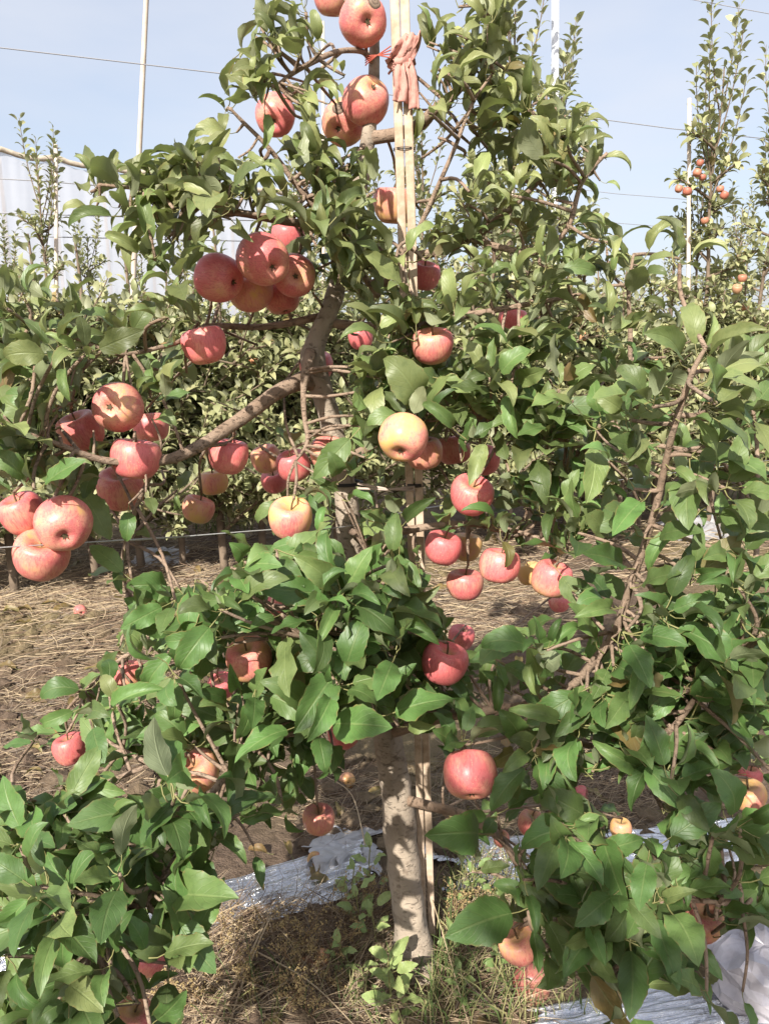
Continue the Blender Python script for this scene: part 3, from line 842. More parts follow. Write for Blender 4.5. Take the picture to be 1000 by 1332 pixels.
# signature leaves read off the photograph: foot px, tip px, distance Y, tip Y offset, roll, width hint by shape
HAND = [
 # sky-line, upper side
 (362, 60, 330, 15, 1.37, 0, 0), (350, 85, 312, 66, 1.36, -.02, .3), (392, 62, 398, 25, 1.39, 0, 0), (400, 60, 425, 55, 1.4, 0, .2), (305, 148, 262, 126, 1.36, -.02, .1), (308, 172, 250, 172, 1.36, 0, 0),
 (345, 95, 298, 92, 1.35, -.04, .2), (350, 100, 320, 108, 1.34, -.05, .1), (330, 125, 290, 118, 1.36, 0, -.2), (425, 135, 445, 118, 1.34, -.05, .2), (398, 118, 440, 128, 1.33, -.04, 0), (345, 130, 345, 190, 1.35, 0, .4),
 (130, 250, 98, 200, 1.21, 0, .2), (140, 248, 162, 215, 1.21, 0, -.3), (145, 245, 152, 190, 1.22, .02, .2), (155, 270, 112, 264, 1.21, 0, 0), (125, 270, 76, 272, 1.22, 0, .1), (205, 285, 142, 318, 1.2, -.02, .2), (200, 270, 155, 290, 1.2, 0, 0),
 (225, 240, 172, 215, 1.24, 0, .1), (235, 300, 195, 355, 1.22, 0, .3), (250, 250, 225, 205, 1.25, 0, 0), (280, 245, 290, 195, 1.26, 0, .2), (300, 240, 330, 210, 1.28, 0, -.2), (330, 215, 362, 220, 1.3, 0, 0), (285, 205, 240, 200, 1.3, .03, .1),
 (300, 285, 325, 310, 1.22, -.04, -.3), (415, 260, 412, 205, 1.38, -.03, 0), (310, 205, 350, 222, 1.33, -.02, .1),
 # upper right-hand mass
 (735, 150, 772, 138, 1.46, 0, 0), (740, 165, 795, 160, 1.45, 0, .1), (760, 205, 822, 217, 1.42, 0, 0), (755, 190, 797, 178, 1.42, 0, .1), (780, 235, 806, 246, 1.41, 0, .1), (735, 290, 785, 288, 1.42, 0, 0), (728, 310, 768, 300, 1.42, 0, .1), (725, 165, 690, 175, 1.46, -.04, .1),
 (730, 150, 745, 118, 1.47, 0, .2), (722, 140, 712, 110, 1.47, 0, -.2), (650, 240, 605, 225, 1.44, -.03, 0), (700, 250, 660, 232, 1.45, -.03, .1), (735, 200, 765, 160, 1.45, 0, .2), (640, 105, 680, 85, 1.45, -.02, 0), (640, 110, 672, 125, 1.43, -.04, .2), (600, 60, 620, 20, 1.45, -.02, .2),
 (612, 130, 585, 85, 1.42, -.03, .2), (618, 128, 645, 110, 1.42, -.03, 0), (555, 60, 592, 18, 1.46, 0, .3), (558, 55, 545, 5, 1.46, 0, -.2), (560, 92, 585, 60, 1.44, 0, .1), (545, 120, 540, 180, 1.48, .02, .3),
 # right-hand free shoots
 (828, 345, 877, 286, 1.45, 0, .1), (822, 350, 786, 308, 1.45, 0, -.1), (830, 350, 882, 330, 1.44, -.03, .1), (828, 365, 870, 352, 1.43, -.03, 0), (815, 365, 765, 345, 1.44, 0, 0), (818, 385, 770, 420, 1.45, 0, .2), (825, 390, 868, 400, 1.44, 0, .1), (818, 420, 765, 412, 1.43, -.03, .1),
 (898, 475, 988, 428, .98, -.05, .05), (895, 480, 845, 430, .99, -.03, .1), (905, 468, 925, 400, .99, .02, .3), (893, 500, 1000, 505, .96, -.06, 0), (880, 520, 780, 515, .97, -.05, 0), (870, 540, 800, 500, 1.0, .02, .2), (878, 545, 935, 560, .98, -.04, .1),
 (862, 600, 905, 640, 1.0, -.04, .1), (858, 600, 800, 575, 1.0, -.04, .1), (845, 640, 800, 690, 1.0, -.05, .2), (850, 665, 900, 625, 1.0, -.03, -.1), (838, 700, 795, 660, 1.02, -.04, .1), (838, 700, 905, 690, 1.0, -.05, .1), (825, 740, 765, 720, 1.03, -.05, 0), (820, 765, 880, 745, 1.02, -.05, .1),
 (810, 790, 755, 800, 1.05, -.05, .2), (808, 800, 870, 815, 1.03, -.06, .1), (795, 830, 850, 860, 1.05, -.06, .1), (785, 850, 745, 790, 1.08, -.03, .2), (775, 560, 765, 650, 1.12, -.04, .3), (800, 600, 752, 580, 1.08, 0, .1), (745, 520, 695, 525, 1.3, -.04, 0),
 (735, 905, 800, 920, 1.12, -.06, .1), (760, 895, 830, 905, 1.1, -.04, .1), (705, 915, 690, 850, 1.15, -.05, .2), (720, 905, 730, 960, 1.13, -.05, 0), (900, 930, 935, 860, 1.02, -.03, .1), (870, 950, 820, 900, 1.05, -.03, .1), (862, 960, 935, 1000, 1.02, -.06, .2), (905, 905, 985, 915, 1.0, -.05, .1), (855, 970, 820, 1050, 1.03, -.03, .3),
 # middle
 (600, 600, 615, 545, 1.3, -.02, .2), (638, 560, 612, 625, 1.27, -.02, .1), (655, 690, 605, 660, 1.3, -.03, .1), (650, 690, 660, 740, 1.28, -.02, .3), (720, 735, 760, 790, 1.22, -.04, .2), (470, 555, 410, 620, 1.3, 0, .3), (560, 560, 590, 505, 1.3, -.02, .1), (555, 545, 500, 460, 1.32, -.02, .1), (550, 550, 590, 480, 1.32, 0, .2),
 (510, 445, 445, 435, 1.32, -.04, 0), (505, 440, 455, 395, 1.32, -.02, .2), (515, 690, 560, 650, 1.3, -.03, .2), (440, 630, 430, 590, 1.3, -.02, .2), (445, 650, 490, 655, 1.28, -.04, .1),
 # front cluster below the middle
 (455, 790, 378, 795, 1.16, -.04, .05), (470, 780, 480, 710, 1.18, -.02, 0), (480, 780, 530, 730, 1.18, -.03, .1), (480, 790, 570, 835, 1.15, -.06, .05), (460, 775, 430, 735, 1.18, -.03, .1), (485, 850, 420, 885, 1.12, -.05, .1), (405, 930, 340, 880, 1.08, -.05, .05), (400, 935, 310, 985, 1.06, -.06, .05), (405, 930, 405, 860, 1.1, -.02, .1),
 (410, 940, 500, 945, 1.06, -.06, .1), (412, 945, 425, 1010, 1.05, -.04, .05), (395, 915, 385, 855, 1.1, -.03, .2), (420, 920, 470, 900, 1.1, -.05, .1), (310, 915, 255, 900, 1.1, -.04, .1), (315, 905, 300, 870, 1.12, -.03, 0), (330, 920, 345, 870, 1.1, -.03, .1), (540, 880, 575, 920, 1.2, -.04, .2), (535, 900, 510, 860, 1.2, -.04, .1),
 (622, 978, 618, 1022, 1.1, -.01, .45), (600, 975, 565, 950, 1.12, -.04, .1), (640, 1085, 548, 1085, 1.08, -.07, .1), (690, 1060, 745, 1120, 1.02, -.05, .1), (665, 870, 610, 855, 1.2, -.04, .1), (680, 840, 720, 800, 1.22, -.03, .2),
 # lower left-hand mass
 (205, 1160, 300, 1168, .84, -.05, .1), (215, 1175, 275, 1260, .83, -.03, .1), (215, 1170, 240, 1250, .84, -.02, .2), (190, 1150, 130, 1190, .85, -.05, .1), (200, 1150, 185, 1060, .88, -.02, 0), (130, 1120, 70, 1110, .9, -.04, .1), (130, 1115, 110, 1050, .92, -.02, .1), (215, 1155, 255, 1105, .86, -.02, .2),
 (90, 1255, 60, 1190, .85, -.04, .1), (95, 1260, 50, 1290, .85, -.04, .1), (110, 1270, 120, 1332, .85, -.03, .1), (270, 1080, 320, 1120, .95, -.04, .2), (330, 1100, 340, 1150, .98, -.02, .2), (265, 1060, 205, 1030, 1.0, -.03, .1), (150, 1100, 210, 1100, .9, -.04, 0), (95, 1160, 45, 1220, .88, -.03, .1),
 # shaded left-hand side
 (122, 560, 118, 598, 1.22, -.01, .6), (168, 655, 164, 710, 1.2, -.01, .3), (50, 585, 15, 605, 1.16, -.02, .1), (60, 555, 30, 590, 1.17, 0, .2), (60, 530, 15, 520, 1.2, 0, .1), (90, 520, 58, 485, 1.25, 0, .2), (198, 545, 232, 550, 1.24, -.02, .1), (175, 515, 195, 490, 1.27, 0, .2), (190, 640, 200, 665, 1.2, -.02, .3), (120, 895, 45, 905, 1.35, 0, .2), (110, 920, 45, 945, 1.35, 0, .3), (125, 890, 150, 850, 1.36, 0, 0), (125, 915, 140, 955, 1.34, 0, .2), (235, 670, 230, 640, 1.3, 0, .2),
 # lower right-hand mass, in shade
 (690, 1180, 585, 1215, 1.0, -.05, .1), (700, 1175, 745, 1270, .98, -.03, .2), (690, 1190, 700, 1260, 1.0, -.02, .2), (740, 1120, 750, 1060, 1.02, -.02, .1), (830, 1160, 845, 1100, .95, -.02, .1), (825, 1165, 785, 1230, .92, -.04, .1), (820, 1250, 820, 1332, .9, -.02, .1), (890, 1210, 935, 1270, .9, -.03, .1), (930, 1180, 985, 1190, .9, -.04, .1), (880, 1100, 900, 1040, .97, -.02, .1), (935, 1125, 920, 1070, .95, 0, .1), (880, 1220, 860, 1160, .93, -.04, .1), (965, 1290, 975, 1345, .85, -.03, .1), (940, 1080, 1000, 1060, .95, -.03, .1),
]
for (x0, y0, x1, y1, Y, dy, roll) in HAND:
    b, t = at_y(x0, y0, Y + 0.02), at_y(x1, y1, Y + dy)
    d = t - b
    sc = d.length / 1.22
    n = TOCAM * 0.75 + UP * 0.75 + SUN * 0.3
    rt = frame(d, n)
    n = rt @ Vector((math.sin(roll * random.choice((-1, 1)) * 1.6), 0, math.cos(roll * 1.6)))
    ok = put_leaf(b, d, n, min(sc, 0.125), check=False)
    if ok:
        k = nearest_wood(b)
        if (WOOD[k][0] - b).length > 0.012: twig(b, 0.0026, 0.0016, k)

# leaves along the free shoots
for a in (('low_r', .40, 1, .030, .082), ('low_s', .35, 1, .028, .080), ('edge_r', .1, 1, .024, .078), ('shoot_f', .2, 1, .032, .080), ('whip_r', .3, 1, .030, .072), ('rise_l', .4, 1, .030, .075), ('mass_s', .5, 1, .022, .078), ('mass_r', .5, 1, .022, .076),
          ('top_r', .4, 1, .022, .078), ('top_l', .45, 1, .022, .074), ('mass_l', .5, 1, .024, .078), ('drop_r', .5, 1, .026, .088), ('drop_l', .4, 1, .024, .088), ('drop_s', .2, 1, .026, .088), ('mid_l', .35, 1, .026, .074), ('lev_r', .4, 1, .026, .080), ('dark_l', .2, 1, .026, .085), ('end_l', .3, 1, .028, .08), ('limb', .72, 1, .024, .085)):
    shoot(*a)
# spurs spread over the crown as the coverage says
NS = 0
BI = np.array([n is not None for n in WN])
for r in range(27):
    for c in range(20):
        ch = MASK[r][c]
        if ch == '.': continue
        dens = int(ch)
        m = dens * (0.80 if r < 9 else 0.62)
        m = int(m) + (random.random() < m - int(m))
        for q in range(m):
            px, py = c * 50 + random.uniform(0, 50), r * 50 + random.uniform(0, 50)
            dpx = np.hypot(WPX[:, 0] - px, WPX[:, 1] - py) + np.where(BI, 0, 200)
            # choose among the near wood, so layers at several depths fill up
            order = np.argsort(dpx)[:26]
            k = int(random.choice(list(order)))
            Y = WP[k][1] + random.uniform(-0.12, 0.10)
            p = at_y(px, py, Y)
            kk = nearest_wood(p)
            if (WOOD[kk][0] - p).length > 0.24: continue
            px_, py_, dp = project(p)
            out = p - Vector((tree_base.x, 1.55, p.z))
            ax = out.normalized() * 0.5 + UP * (random.uniform(0.5, 1.2) if py < 560 else random.uniform(0.2, 0.8)) + TOCAM * random.uniform(0.0, 0.5) + rvec(0.32)
            n0 = len(LEAVES)
            spur(p, ax, random.choice((5, 6, 6, 7, 8)), (0.074 if py < 450 else 0.079) * random.uniform(0.8, 1.12), 1.0, py)
            if len(LEAVES) - n0 >= 2:
                twig(p, 0.0034, 0.0024, kk)
            else: del LEAVES[n0:]
            NS += 1
# fuller stretches of the crown: px box, count, Y range, leaf length
for (x0, y0, x1, y1, n, ya, yb, sz) in [(225, 690, 560, 1000, 62, 1.08, 1.36, .094), (430, 300, 580, 700, 34, 1.34, 1.50, .086), (0, 1000, 290, 1332, 26, .84, 1.02, .092), (680, 820, 1000, 1010, 26, 1.02, 1.16, .090),
                                       (590, 380, 770, 690, 26, 1.28, 1.50, .088), (690, 1010, 1000, 1300, 18, .92, 1.06, .092), (200, 200, 420, 330, 22, 1.22, 1.42, .084), (290, 30, 460, 230, 22, 1.34, 1.46, .080), (540, 20, 700, 200, 16, 1.42, 1.55, .080), (0, 390, 160, 640, 18, 1.15, 1.32, .086), (400, 170, 500, 400, 26, 1.36, 1.50, .080), (40, 820, 230, 1000, 22, 1.28, 1.46, .088), (0, 1000, 120, 1100, 8, 1.0, 1.12, .095), (300, 700, 470, 960, 22, 1.05, 1.25, .092), (500, 690, 590, 960, 18, 1.28, 1.46, .088)]:
    for q in range(n):
        p = at_y(random.uniform(x0, x1), random.uniform(y0, y1), random.uniform(ya, yb))
        px, py, dp = project(p)
        if MASK[min(26, int(py // 50))][min(19, int(px // 50))] == '.': continue
        kk = nearest_wood(p)
        if (WOOD[kk][0] - p).length > 0.22: continue
        n0 = len(LEAVES)
        spur(p, UP * random.uniform(.2, .7) + TOCAM * random.uniform(.2, .8) + rvec(.4), random.choice((6, 7, 8)), sz * random.uniform(.85, 1.1), 1.0, py)
        if len(LEAVES) - n0 >= 2: twig(p, 0.0034, 0.0024, kk)
        else: del LEAVES[n0:]
# the leaves round every fruit stalk
for tip, py in STEMTIPS:
    spur(tip + Vector((0, 0.005, 0.004)), UP + rvec(0.35), 6, 0.075, 1.05, py)
# clusters of spur leaves behind the trunk that close the crown from the far side
for q in range(70):
    k = random.choice([i for i, n in enumerate(WN) if n is not None and WP[i][1] > 1.15])
    p = WOOD[k][0] + Vector((random.uniform(-.08, .08), random.uniform(0.06, 0.24), random.uniform(-.05, .12)))
    spur(p, Vector((random.uniform(-.5, .5), 0.5, 0.7)), 6, 0.08, 1.0)
    twig(p, 0.0034, 0.0024, k)

# which leaves show largest: a small depth buffer
W_, H_ = 250, 333
zb = np.full((H_, W_), 1e9); ib = np.full((H_, W_), -1, dtype=np.int32)
for (px, py, dpx, size, *_), c in zip(APPLES, ACENTRES):
    d = project(c)[2]; x, y, r = px / 4, py / 4, dpx / 8
    yy, xx = np.mgrid[max(0, int(y - r)):max(0, min(H_, int(y + r + 1))), max(0, int(x - r)):max(0, min(W_, int(x + r + 1)))]
    mk = ((xx - x) ** 2 + (yy - y) ** 2 < r * r) & (d < zb[yy, xx]); zb[yy[mk], xx[mk]] = d
for i, (k, loc, rot, sc, tint, px, py, dp) in enumerate(LEAVES):
    v = SHAPES[k][0][:75]
    w = v @ (np.array(rot).T * sc) + np.array(tuple(loc))
    rel = w - np.array(tuple(CAM))
    d = rel[:, 1] * CP - rel[:, 2] * SP
    X = (500 + F * rel[:, 0] / d) / 4; Y = (666 - F * (rel[:, 1] * SP + rel[:, 2] * CP) / d) / 4
    g = lambda a: a.reshape(15, 5)
    X, Y, D = g(X), g(Y), g(d)
    # dense samples by bilinear refinement
    for a in np.linspace(0, 1, 4)[:3]:
        for b in np.linspace(0, 1, 4)[:3]:
            f = lambda A: (A[:-1, :-1] * (1 - a) + A[1:, :-1] * a) * (1 - b) + (A[:-1, 1:] * (1 - a) + A[1:, 1:] * a) * b
            xi, yi, di = f(X).astype(int).ravel(), f(Y).astype(int).ravel(), f(D).ravel()
            ok = (xi >= 0) & (xi < W_) & (yi >= 0) & (yi < H_)
            xi, yi, di = xi[ok], yi[ok], di[ok]
            cl = di < zb[yi, xi]
            zb[yi[cl], xi[cl]] = di[cl]; ib[yi[cl], xi[cl]] = i
cnt = np.bincount(ib[ib >= 0].ravel(), minlength=len(LEAVES))
order = np.argsort(-cnt)
hero = set(int(i) for i in order[:300] if cnt[i] > 0)
inv = Matrix.Translation(-tree_base)
trunk.parent = TREE; trunk.matrix_parent_inverse = Matrix.Translation(-tree_base)
def under(o, parent, base):
    o.parent = parent; o.matrix_parent_inverse = Matrix.Translation(-base); return o
for nm, m_ in BMB.items():
    under(m_.build("branch", M_BRANCH), TREE, tree_base)
for i in sorted(hero):
    k, loc, rot, sc, tint, px, py, dp = LEAVES[i]
    o = link(bpy.data.objects.new("leaf", LEAF_MESH[k]))
    o.matrix_world = Matrix.Translation(loc) @ rot.to_4x4() @ Matrix.Scale(sc, 4)
    o.location = loc; o.rotation_euler = rot.to_euler(); o.scale = (sc,) * 3
    o.color = (*tint, 1)
    under(o, TREE, tree_base)
rest = [(k, tuple(loc), rot, sc, tint) for i, (k, loc, rot, sc, tint, *_) in enumerate(LEAVES) if i not in hero]
under(leaf_mass("leaves", rest, SHAPES, [M_LEAF_M, M_PETIOLE], None), TREE, tree_base)
print("main tree leaves", len(LEAVES), "spurs", NS)

# ------------------------------------------------------------------ stakes, ties and wires on the main tree
M_WOOD = flat_material("pale_lath", (0.62, 0.49, 0.37), 0.8, 0.2, 38, (0.42, 0.31, 0.22), 0.4)
st_a, st_b = at_y(518, -60, 1.50), at_y(556, 1215, 1.60)
st = empty("wooden_stake", st_b); tag(st, "pale wooden stake of two laths side by side behind the trunk", "stake")
axis = (st_a - st_b)
for s in (-1, 1):
    m_ = MB()
    pts = [st_b + axis * t + Vector((s * 0.0093, 0.0, 0)) for t in (0, .2, .4, .6, .8, 1.0)]
    pts = [p + Vector((0.001 * math.sin(i * 2 + s), 0, 0)) - st_b for i, p in enumerate(pts)]
    n = len(pts); vs, fs = [], []
    for p in pts:
        for x, y in ((-.0080, -.008), (.0080, -.008), (.0080, .008), (-.0080, .008)): vs.append(p + Vector((x + .0005 * noise.noise(p * 7), y, 0)))
    for i in range(n - 1):
        for k in range(4): fs.append((i * 4 + k, i * 4 + (k + 1) % 4, (i + 1) * 4 + (k + 1) % 4, (i + 1) * 4 + k))
    fs += [(3, 2, 1, 0), tuple(range((n - 1) * 4, n * 4))]
    m_.add(vs, fs)
    o = m_.build("lath", M_WOOD, st, smooth=False)
    bv = o.modifiers.new("bevel", 'BEVEL'); bv.width = 0.0025; bv.segments = 2
M_WIRE = flat_material("steel_wire", (0.45, 0.45, 0.44), 0.45, 0.5); M_WIRE.node_tree.nodes["Principled BSDF"].inputs["Metallic"].default_value = 0.5
M_DARKW = flat_material("dark_wire", (0.05, 0.045, 0.04), 0.6)
def ring(mbx, c, rx, ry, r, turns=1, n=20):
    pts = [c + Vector((math.cos(a) * rx, math.sin(a) * ry, 0.0025 * a / 6.28)) for a in [2 * math.pi * k * turns / (n * turns) for k in range(n * turns + 1)]]
    mbx.tube(pts, r, 5)
def on_stake(py):
    t = (py + 60) / 1275.0
    best = min((abs(project(st_b + axis * k / 400)[1] - py), k) for k in range(401))
    return st_b + axis * best[1] / 400
m_ = MB(); ring(m_, on_stake(197) - st_b, .0195, .0115, .0008, 2); m_.build("wire_tie", M_DARKW, st)
m_ = MB(); ring(m_, on_stake(632) - st_b, .0195, .0115, .0012, 3); m_.build("wire_tie", M_DARKW, st)
# pink cloth knotted round the stake
M_CLOTH = flat_material("pink_cloth", (0.56, 0.30, 0.25), 0.95, 0.1, 60, (0.44, 0.21, 0.18), 0.5)
ck = on_stake(85)
cl = empty("cloth_tie", ck); cl.scale = (.88, .95, .9); tag(cl, "faded pink cloth strip knotted round the wooden stake", "cloth")
def ribbon(name, pts, width, parent, thick=0.0025, seed=0, side=Vector((1, 0, 0))):
    S, _ = spline(pts, 5); n = len(S); cols = 7; vs, fs = [], []
    for i, p in enumerate(S):
        w = width[0] + (width[1] - width[0]) * i / (n - 1)
        t = (S[min(i + 1, n - 1)] - S[max(i - 1, 0)]).normalized()
        sd = (side - t * side.dot(t)).normalized(); nn = t.cross(sd)
        for k in range(cols):
            s = k / (cols - 1) - 0.5
            vs.append(p + sd * s * w + nn * (0.006 * math.sin(s * 9 + i * 0.3 + seed) * min(1, w / 0.03) + 0.003 * noise.noise(Vector((s * 4, i * 0.4, seed)))))
    for i in range(n - 1):
        for k in range(cols - 1): fs.append((i * cols + k, i * cols + k + 1, (i + 1) * cols + k + 1, (i + 1) * cols + k))
    m_ = MB(); m_.add(vs, fs); o = m_.build(name, M_CLOTH, parent)
    so_ = o.modifiers.new("thickness", 'SOLIDIFY'); so_.thickness = thick
    return o
V = Vector
ribbon("loop", [V((-.022, -.004, .002)), V((-.008, -.020, .012)), V((.010, -.024, .032)), V((.022, -.020, .050)), V((.018, -.014, .030)), V((.004, -.018, .004)), V((-.012, -.016, -.006))], (.030, .030), cl, seed=1)
ribbon("tail", [V((-.006, -.018, .002)), V((-.004, -.023, -.022)), V((-.002, -.021, -.046)), V((-.004, -.019, -.070))], (.020, .030), cl, seed=2)
ribbon("tail", [V((.010, -.016, .006)), V((.020, -.018, -.024)), V((.024, -.016, -.050)), V((.025, -.016, -.082))], (.016, .022), cl, seed=4)
ribbon("wrap", [V((-.021, .012, 0)), V((-.023, -.002, .001)), V((-.012, -.013, .002)), V((.012, -.013, .004)), V((.022, -.002, .003)), V((.021, .012, .001))], (.022, .022), cl, seed=6, side=V((0, 0, 1)))
# red twine from the leader to the stake
M_TWINE = flat_material("red_twine", (0.42, 0.10, 0.07), 0.8)
tw0 = at_y(484, 86, 1.545); tw = empty("red_twine", tw0); tag(tw, "red twine tying the leader to the wooden stake", "twine")
for k in range(4):
    m_ = MB(); a = V((-.012, -.016, -.004 + .004 * k)); b = at_y(508, 60 + 5 * k, 1.47) - tw0
    m_.tube([a, a + V((.004, -.008, .001)), (a + b) / 2 + V((0, -.004, .001 * k)), b], .0011, 5)
    m_.build("strand", M_TWINE, tw)
# straps clasping trunk and stake
sp0 = at_y(448, 632, 1.52); sp1 = on_stake(632)
sc_ = empty("trunk_strap", sp0); tag(sc_, "dark strap with two pale cords joining trunk and stake", "strap")
m_ = MB(); ring(m_, V((0, .03, 0)), .034, .036, .004, 1, 24); m_.build("band", flat_material("black_strap", (0.02, 0.02, 0.022), 0.5), sc_)
for k in range(2):
    m_ = MB(); a = V((.026, 0, .005 - .010 * k)); b = sp1 - sp0 + V((0, -.014, -.004 + .007 * k))
    m_.tube([a, (a + b) / 2 + V((0, -.002, -.004)), b], .0026, 6); m_.build("cord", flat_material("pale_cord", (0.50, 0.40, 0.34), 0.8), sc_)
# the trellis wire of this row
m_ = MB()
wa, wb, wc = at_y(-60, 716, 1.10), at_y(352, 689, 1.40), at_y(455, 684, 1.50)
dirw = (wc - wa).normalized()
wp = [wa - dirw * 4.0, wa, at_y(170, 703, 1.27), wb, wc, wc + dirw * 0.8 + V((0, .35, .0)), wc + dirw * 6 + V((0, 2.2, -.05))]
S, _ = spline(wp, 6); m_.tube(S, .0012, 6)
tag(m_.build("trellis_wire", M_WIRE), "thin steel trellis wire strung past the russet apples", "wire")

# ------------------------------------------------------------------ the orchard rows behind
ROWDIR = Vector((0.93, 0.37, 0)).normalized()
def row_point(px, c):       # ground point in the direction of px on the row line y - 0.4 x = c
    k = (px - 500) / F / CP      # nearly level ray
    Y = c / (1 - 0.4 * k); return Vector((k * Y, Y, 0))
def orchard_tree_data(seed, H, spread, n_lat, leafsize, spires, droop=0.5):
    rs = random.Random(seed); random.seed(seed)
    wood_ = MB(); leaves = []
    tp = [V((0, 0, -0.05))]
    z = 0
    while z < H:
        z += 0.22; tp.append(V((0.05 * noise.noise(V((z, seed, 0))), 0.05 * noise.noise(V((z, 0, seed))), z)))
    S, _ = spline(tp, 2); n = len(S)
    wood_.tube(S, [0.021 * (1 - i / n) ** 0.8 + 0.003 for i in range(n)], 7, wob=0.15)
    def shoot_leaves(pts, size, spacing):
        acc, az = 0, rs.uniform(0, 6.28)
        for i in range(1, len(pts)):
            seg = pts[i] - pts[i - 1]; L = seg.length; t = seg.normalized()
            u = t.orthogonal().normalized(); w = t.cross(u); s = 0
            while s < L:
                az += 2.4; side = u * math.cos(az) + w * math.sin(az)
                d = (side * 0.8 + t * 0.6 + V((0, 0, .12))).normalized()
                nn = UP * 0.8 + t * 0.3 + V((rs.gauss(0, .3), rs.gauss(0, .3), rs.gauss(0, .2)))
                g = rs.gauss(0.5, 0.09)
                leaves.append((rs.randrange(8), tuple(pts[i - 1] + t * s), frame(d, nn), size * rs.uniform(.7, 1.15), (min(1, max(0, rs.gauss(.55, .25))), g, 0.7 if rs.random() < 0.02 else 0)))
                s += spacing * rs.uniform(.7, 1.4)
    def lateral(base, d, L, r, depth):
        pts = [base]; m = max(3, int(L / 0.09))
        dd = d.copy()
        for k in range(m):
            dd = (dd + V((rs.gauss(0, .10), rs.gauss(0, .10), rs.gauss(.05, .10) - droop * 0.05 * k))).normalized()
            pts.append(pts[-1] + dd * L / m)
        wood_.tube(pts, [r * (1 - k / (m + 1)) + .0015 for k in range(m + 1)], 4, cap=False)
        shoot_leaves(pts[1 if depth == 0 else 0:], leafsize, 0.016)
        if depth < 1:
            for k in range(1, m):
                for q in range(rs.choice((1, 1, 2))):
                    a = rs.uniform(0, 6.28)
                    d2 = (V((math.cos(a), math.sin(a), rs.uniform(.1, 1.1)))).normalized()
                    lateral(pts[k], d2, L * rs.uniform(.25, .5), r * .5, depth + 1)
    for k in range(n_lat):
        z = 0.24 + (H - 0.54) * (k / n_lat) + rs.uniform(-.05, .05)
        a = k * 2.4 + rs.uniform(-.4, .4)
        L = spread * (1.0 - 0.62 * z / H) * rs.uniform(.7, 1.15)
        b = min(S, key=lambda p: abs(p.z - z))
        lateral(b, V((math.cos(a), math.sin(a), rs.uniform(.25, .9))).normalized(), L, .012, 0)
    for k in range(spires):
        b = S[int(n * rs.uniform(.72, .9))]; a = rs.uniform(0, 6.28)
        pts = [b]
        for q in range(6): pts.append(pts[-1] + V((math.cos(a) * (.05 - .008 * q), math.sin(a) * (.05 - .008 * q), .13)))
        wood_.tube(pts, [.006, .005, .005, .004, .003, .003, .002], 4, cap=False)
        shoot_leaves(pts[2:], leafsize, 0.026)
    shoot_leaves(S[int(n * .72):], leafsize, 0.022)
    # meshes
    wo = wood_.build("trunk", M_BARKB)
    lo = leaf_mass("crown", leaves, SMALL, [M_LEAF_B, M_PETIOLE], None)
    return wo, lo, len(leaves)
KINDS = {}
spec = {'tall': (3, 3.3, .75, 22, .088, 5), 'spire': (5, 3.25, .62, 19, .092, 8), 'bush': (8, 1.9, .9, 25, .072, 0), 'low': (9, 1.55, .95, 25, .070, 0), 'slim': (12, 2.9, .55, 20, .082, 6)}
tot = 0
for nm, a in spec.items():
    w, l, c = orchard_tree_data(*a); KINDS[nm] = (w, l); tot += c
print("orchard leaves", tot)
random.seed(5)
USED = set()
LAB = {'tall': "tall leafy apple tree with upright shoots in an orchard row behind", 'spire': "slender apple tree with bare leafy spires against the sky",
       'bush': "bushy pale green apple tree in the row behind", 'low': "low spreading apple tree over dry ground behind", 'slim': "thin apple tree with sparse small leaves in a far row"}
OWN = {('spire', 893): "slender apple tree with orange fruit and a pale pole inside", ('spire', 962): "slender apple tree beside the one holding a pale pole",
       ('slim', 88): "thin apple tree round a wooden pole before the white net", ('slim', 205): "thin apple tree beside the leaning bamboo pole before the net",
       ('tall', 700): "tall leafy apple tree just beside the steel pole", ('tall', 650): "tall leafy apple tree round the thin pole behind the upper branches"}
def orchard_tree(kind, p, scale, rz):
    e = empty("orchard_tree", (p.x, p.y, ground_h(p.x, p.y))); e.scale = (scale,) * 3; e.rotation_euler.z = rz
    w, l = KINDS[kind]
    for src in (w, l):
        if (kind, src.name) not in USED and src.parent is None:
            src.parent = e; USED.add((kind, src.name))
        else:
            c = src.copy(); COL.objects.link(c); c.parent = e
    tag(e, LAB[kind], "tree", "apple trees in the rows behind"); return e
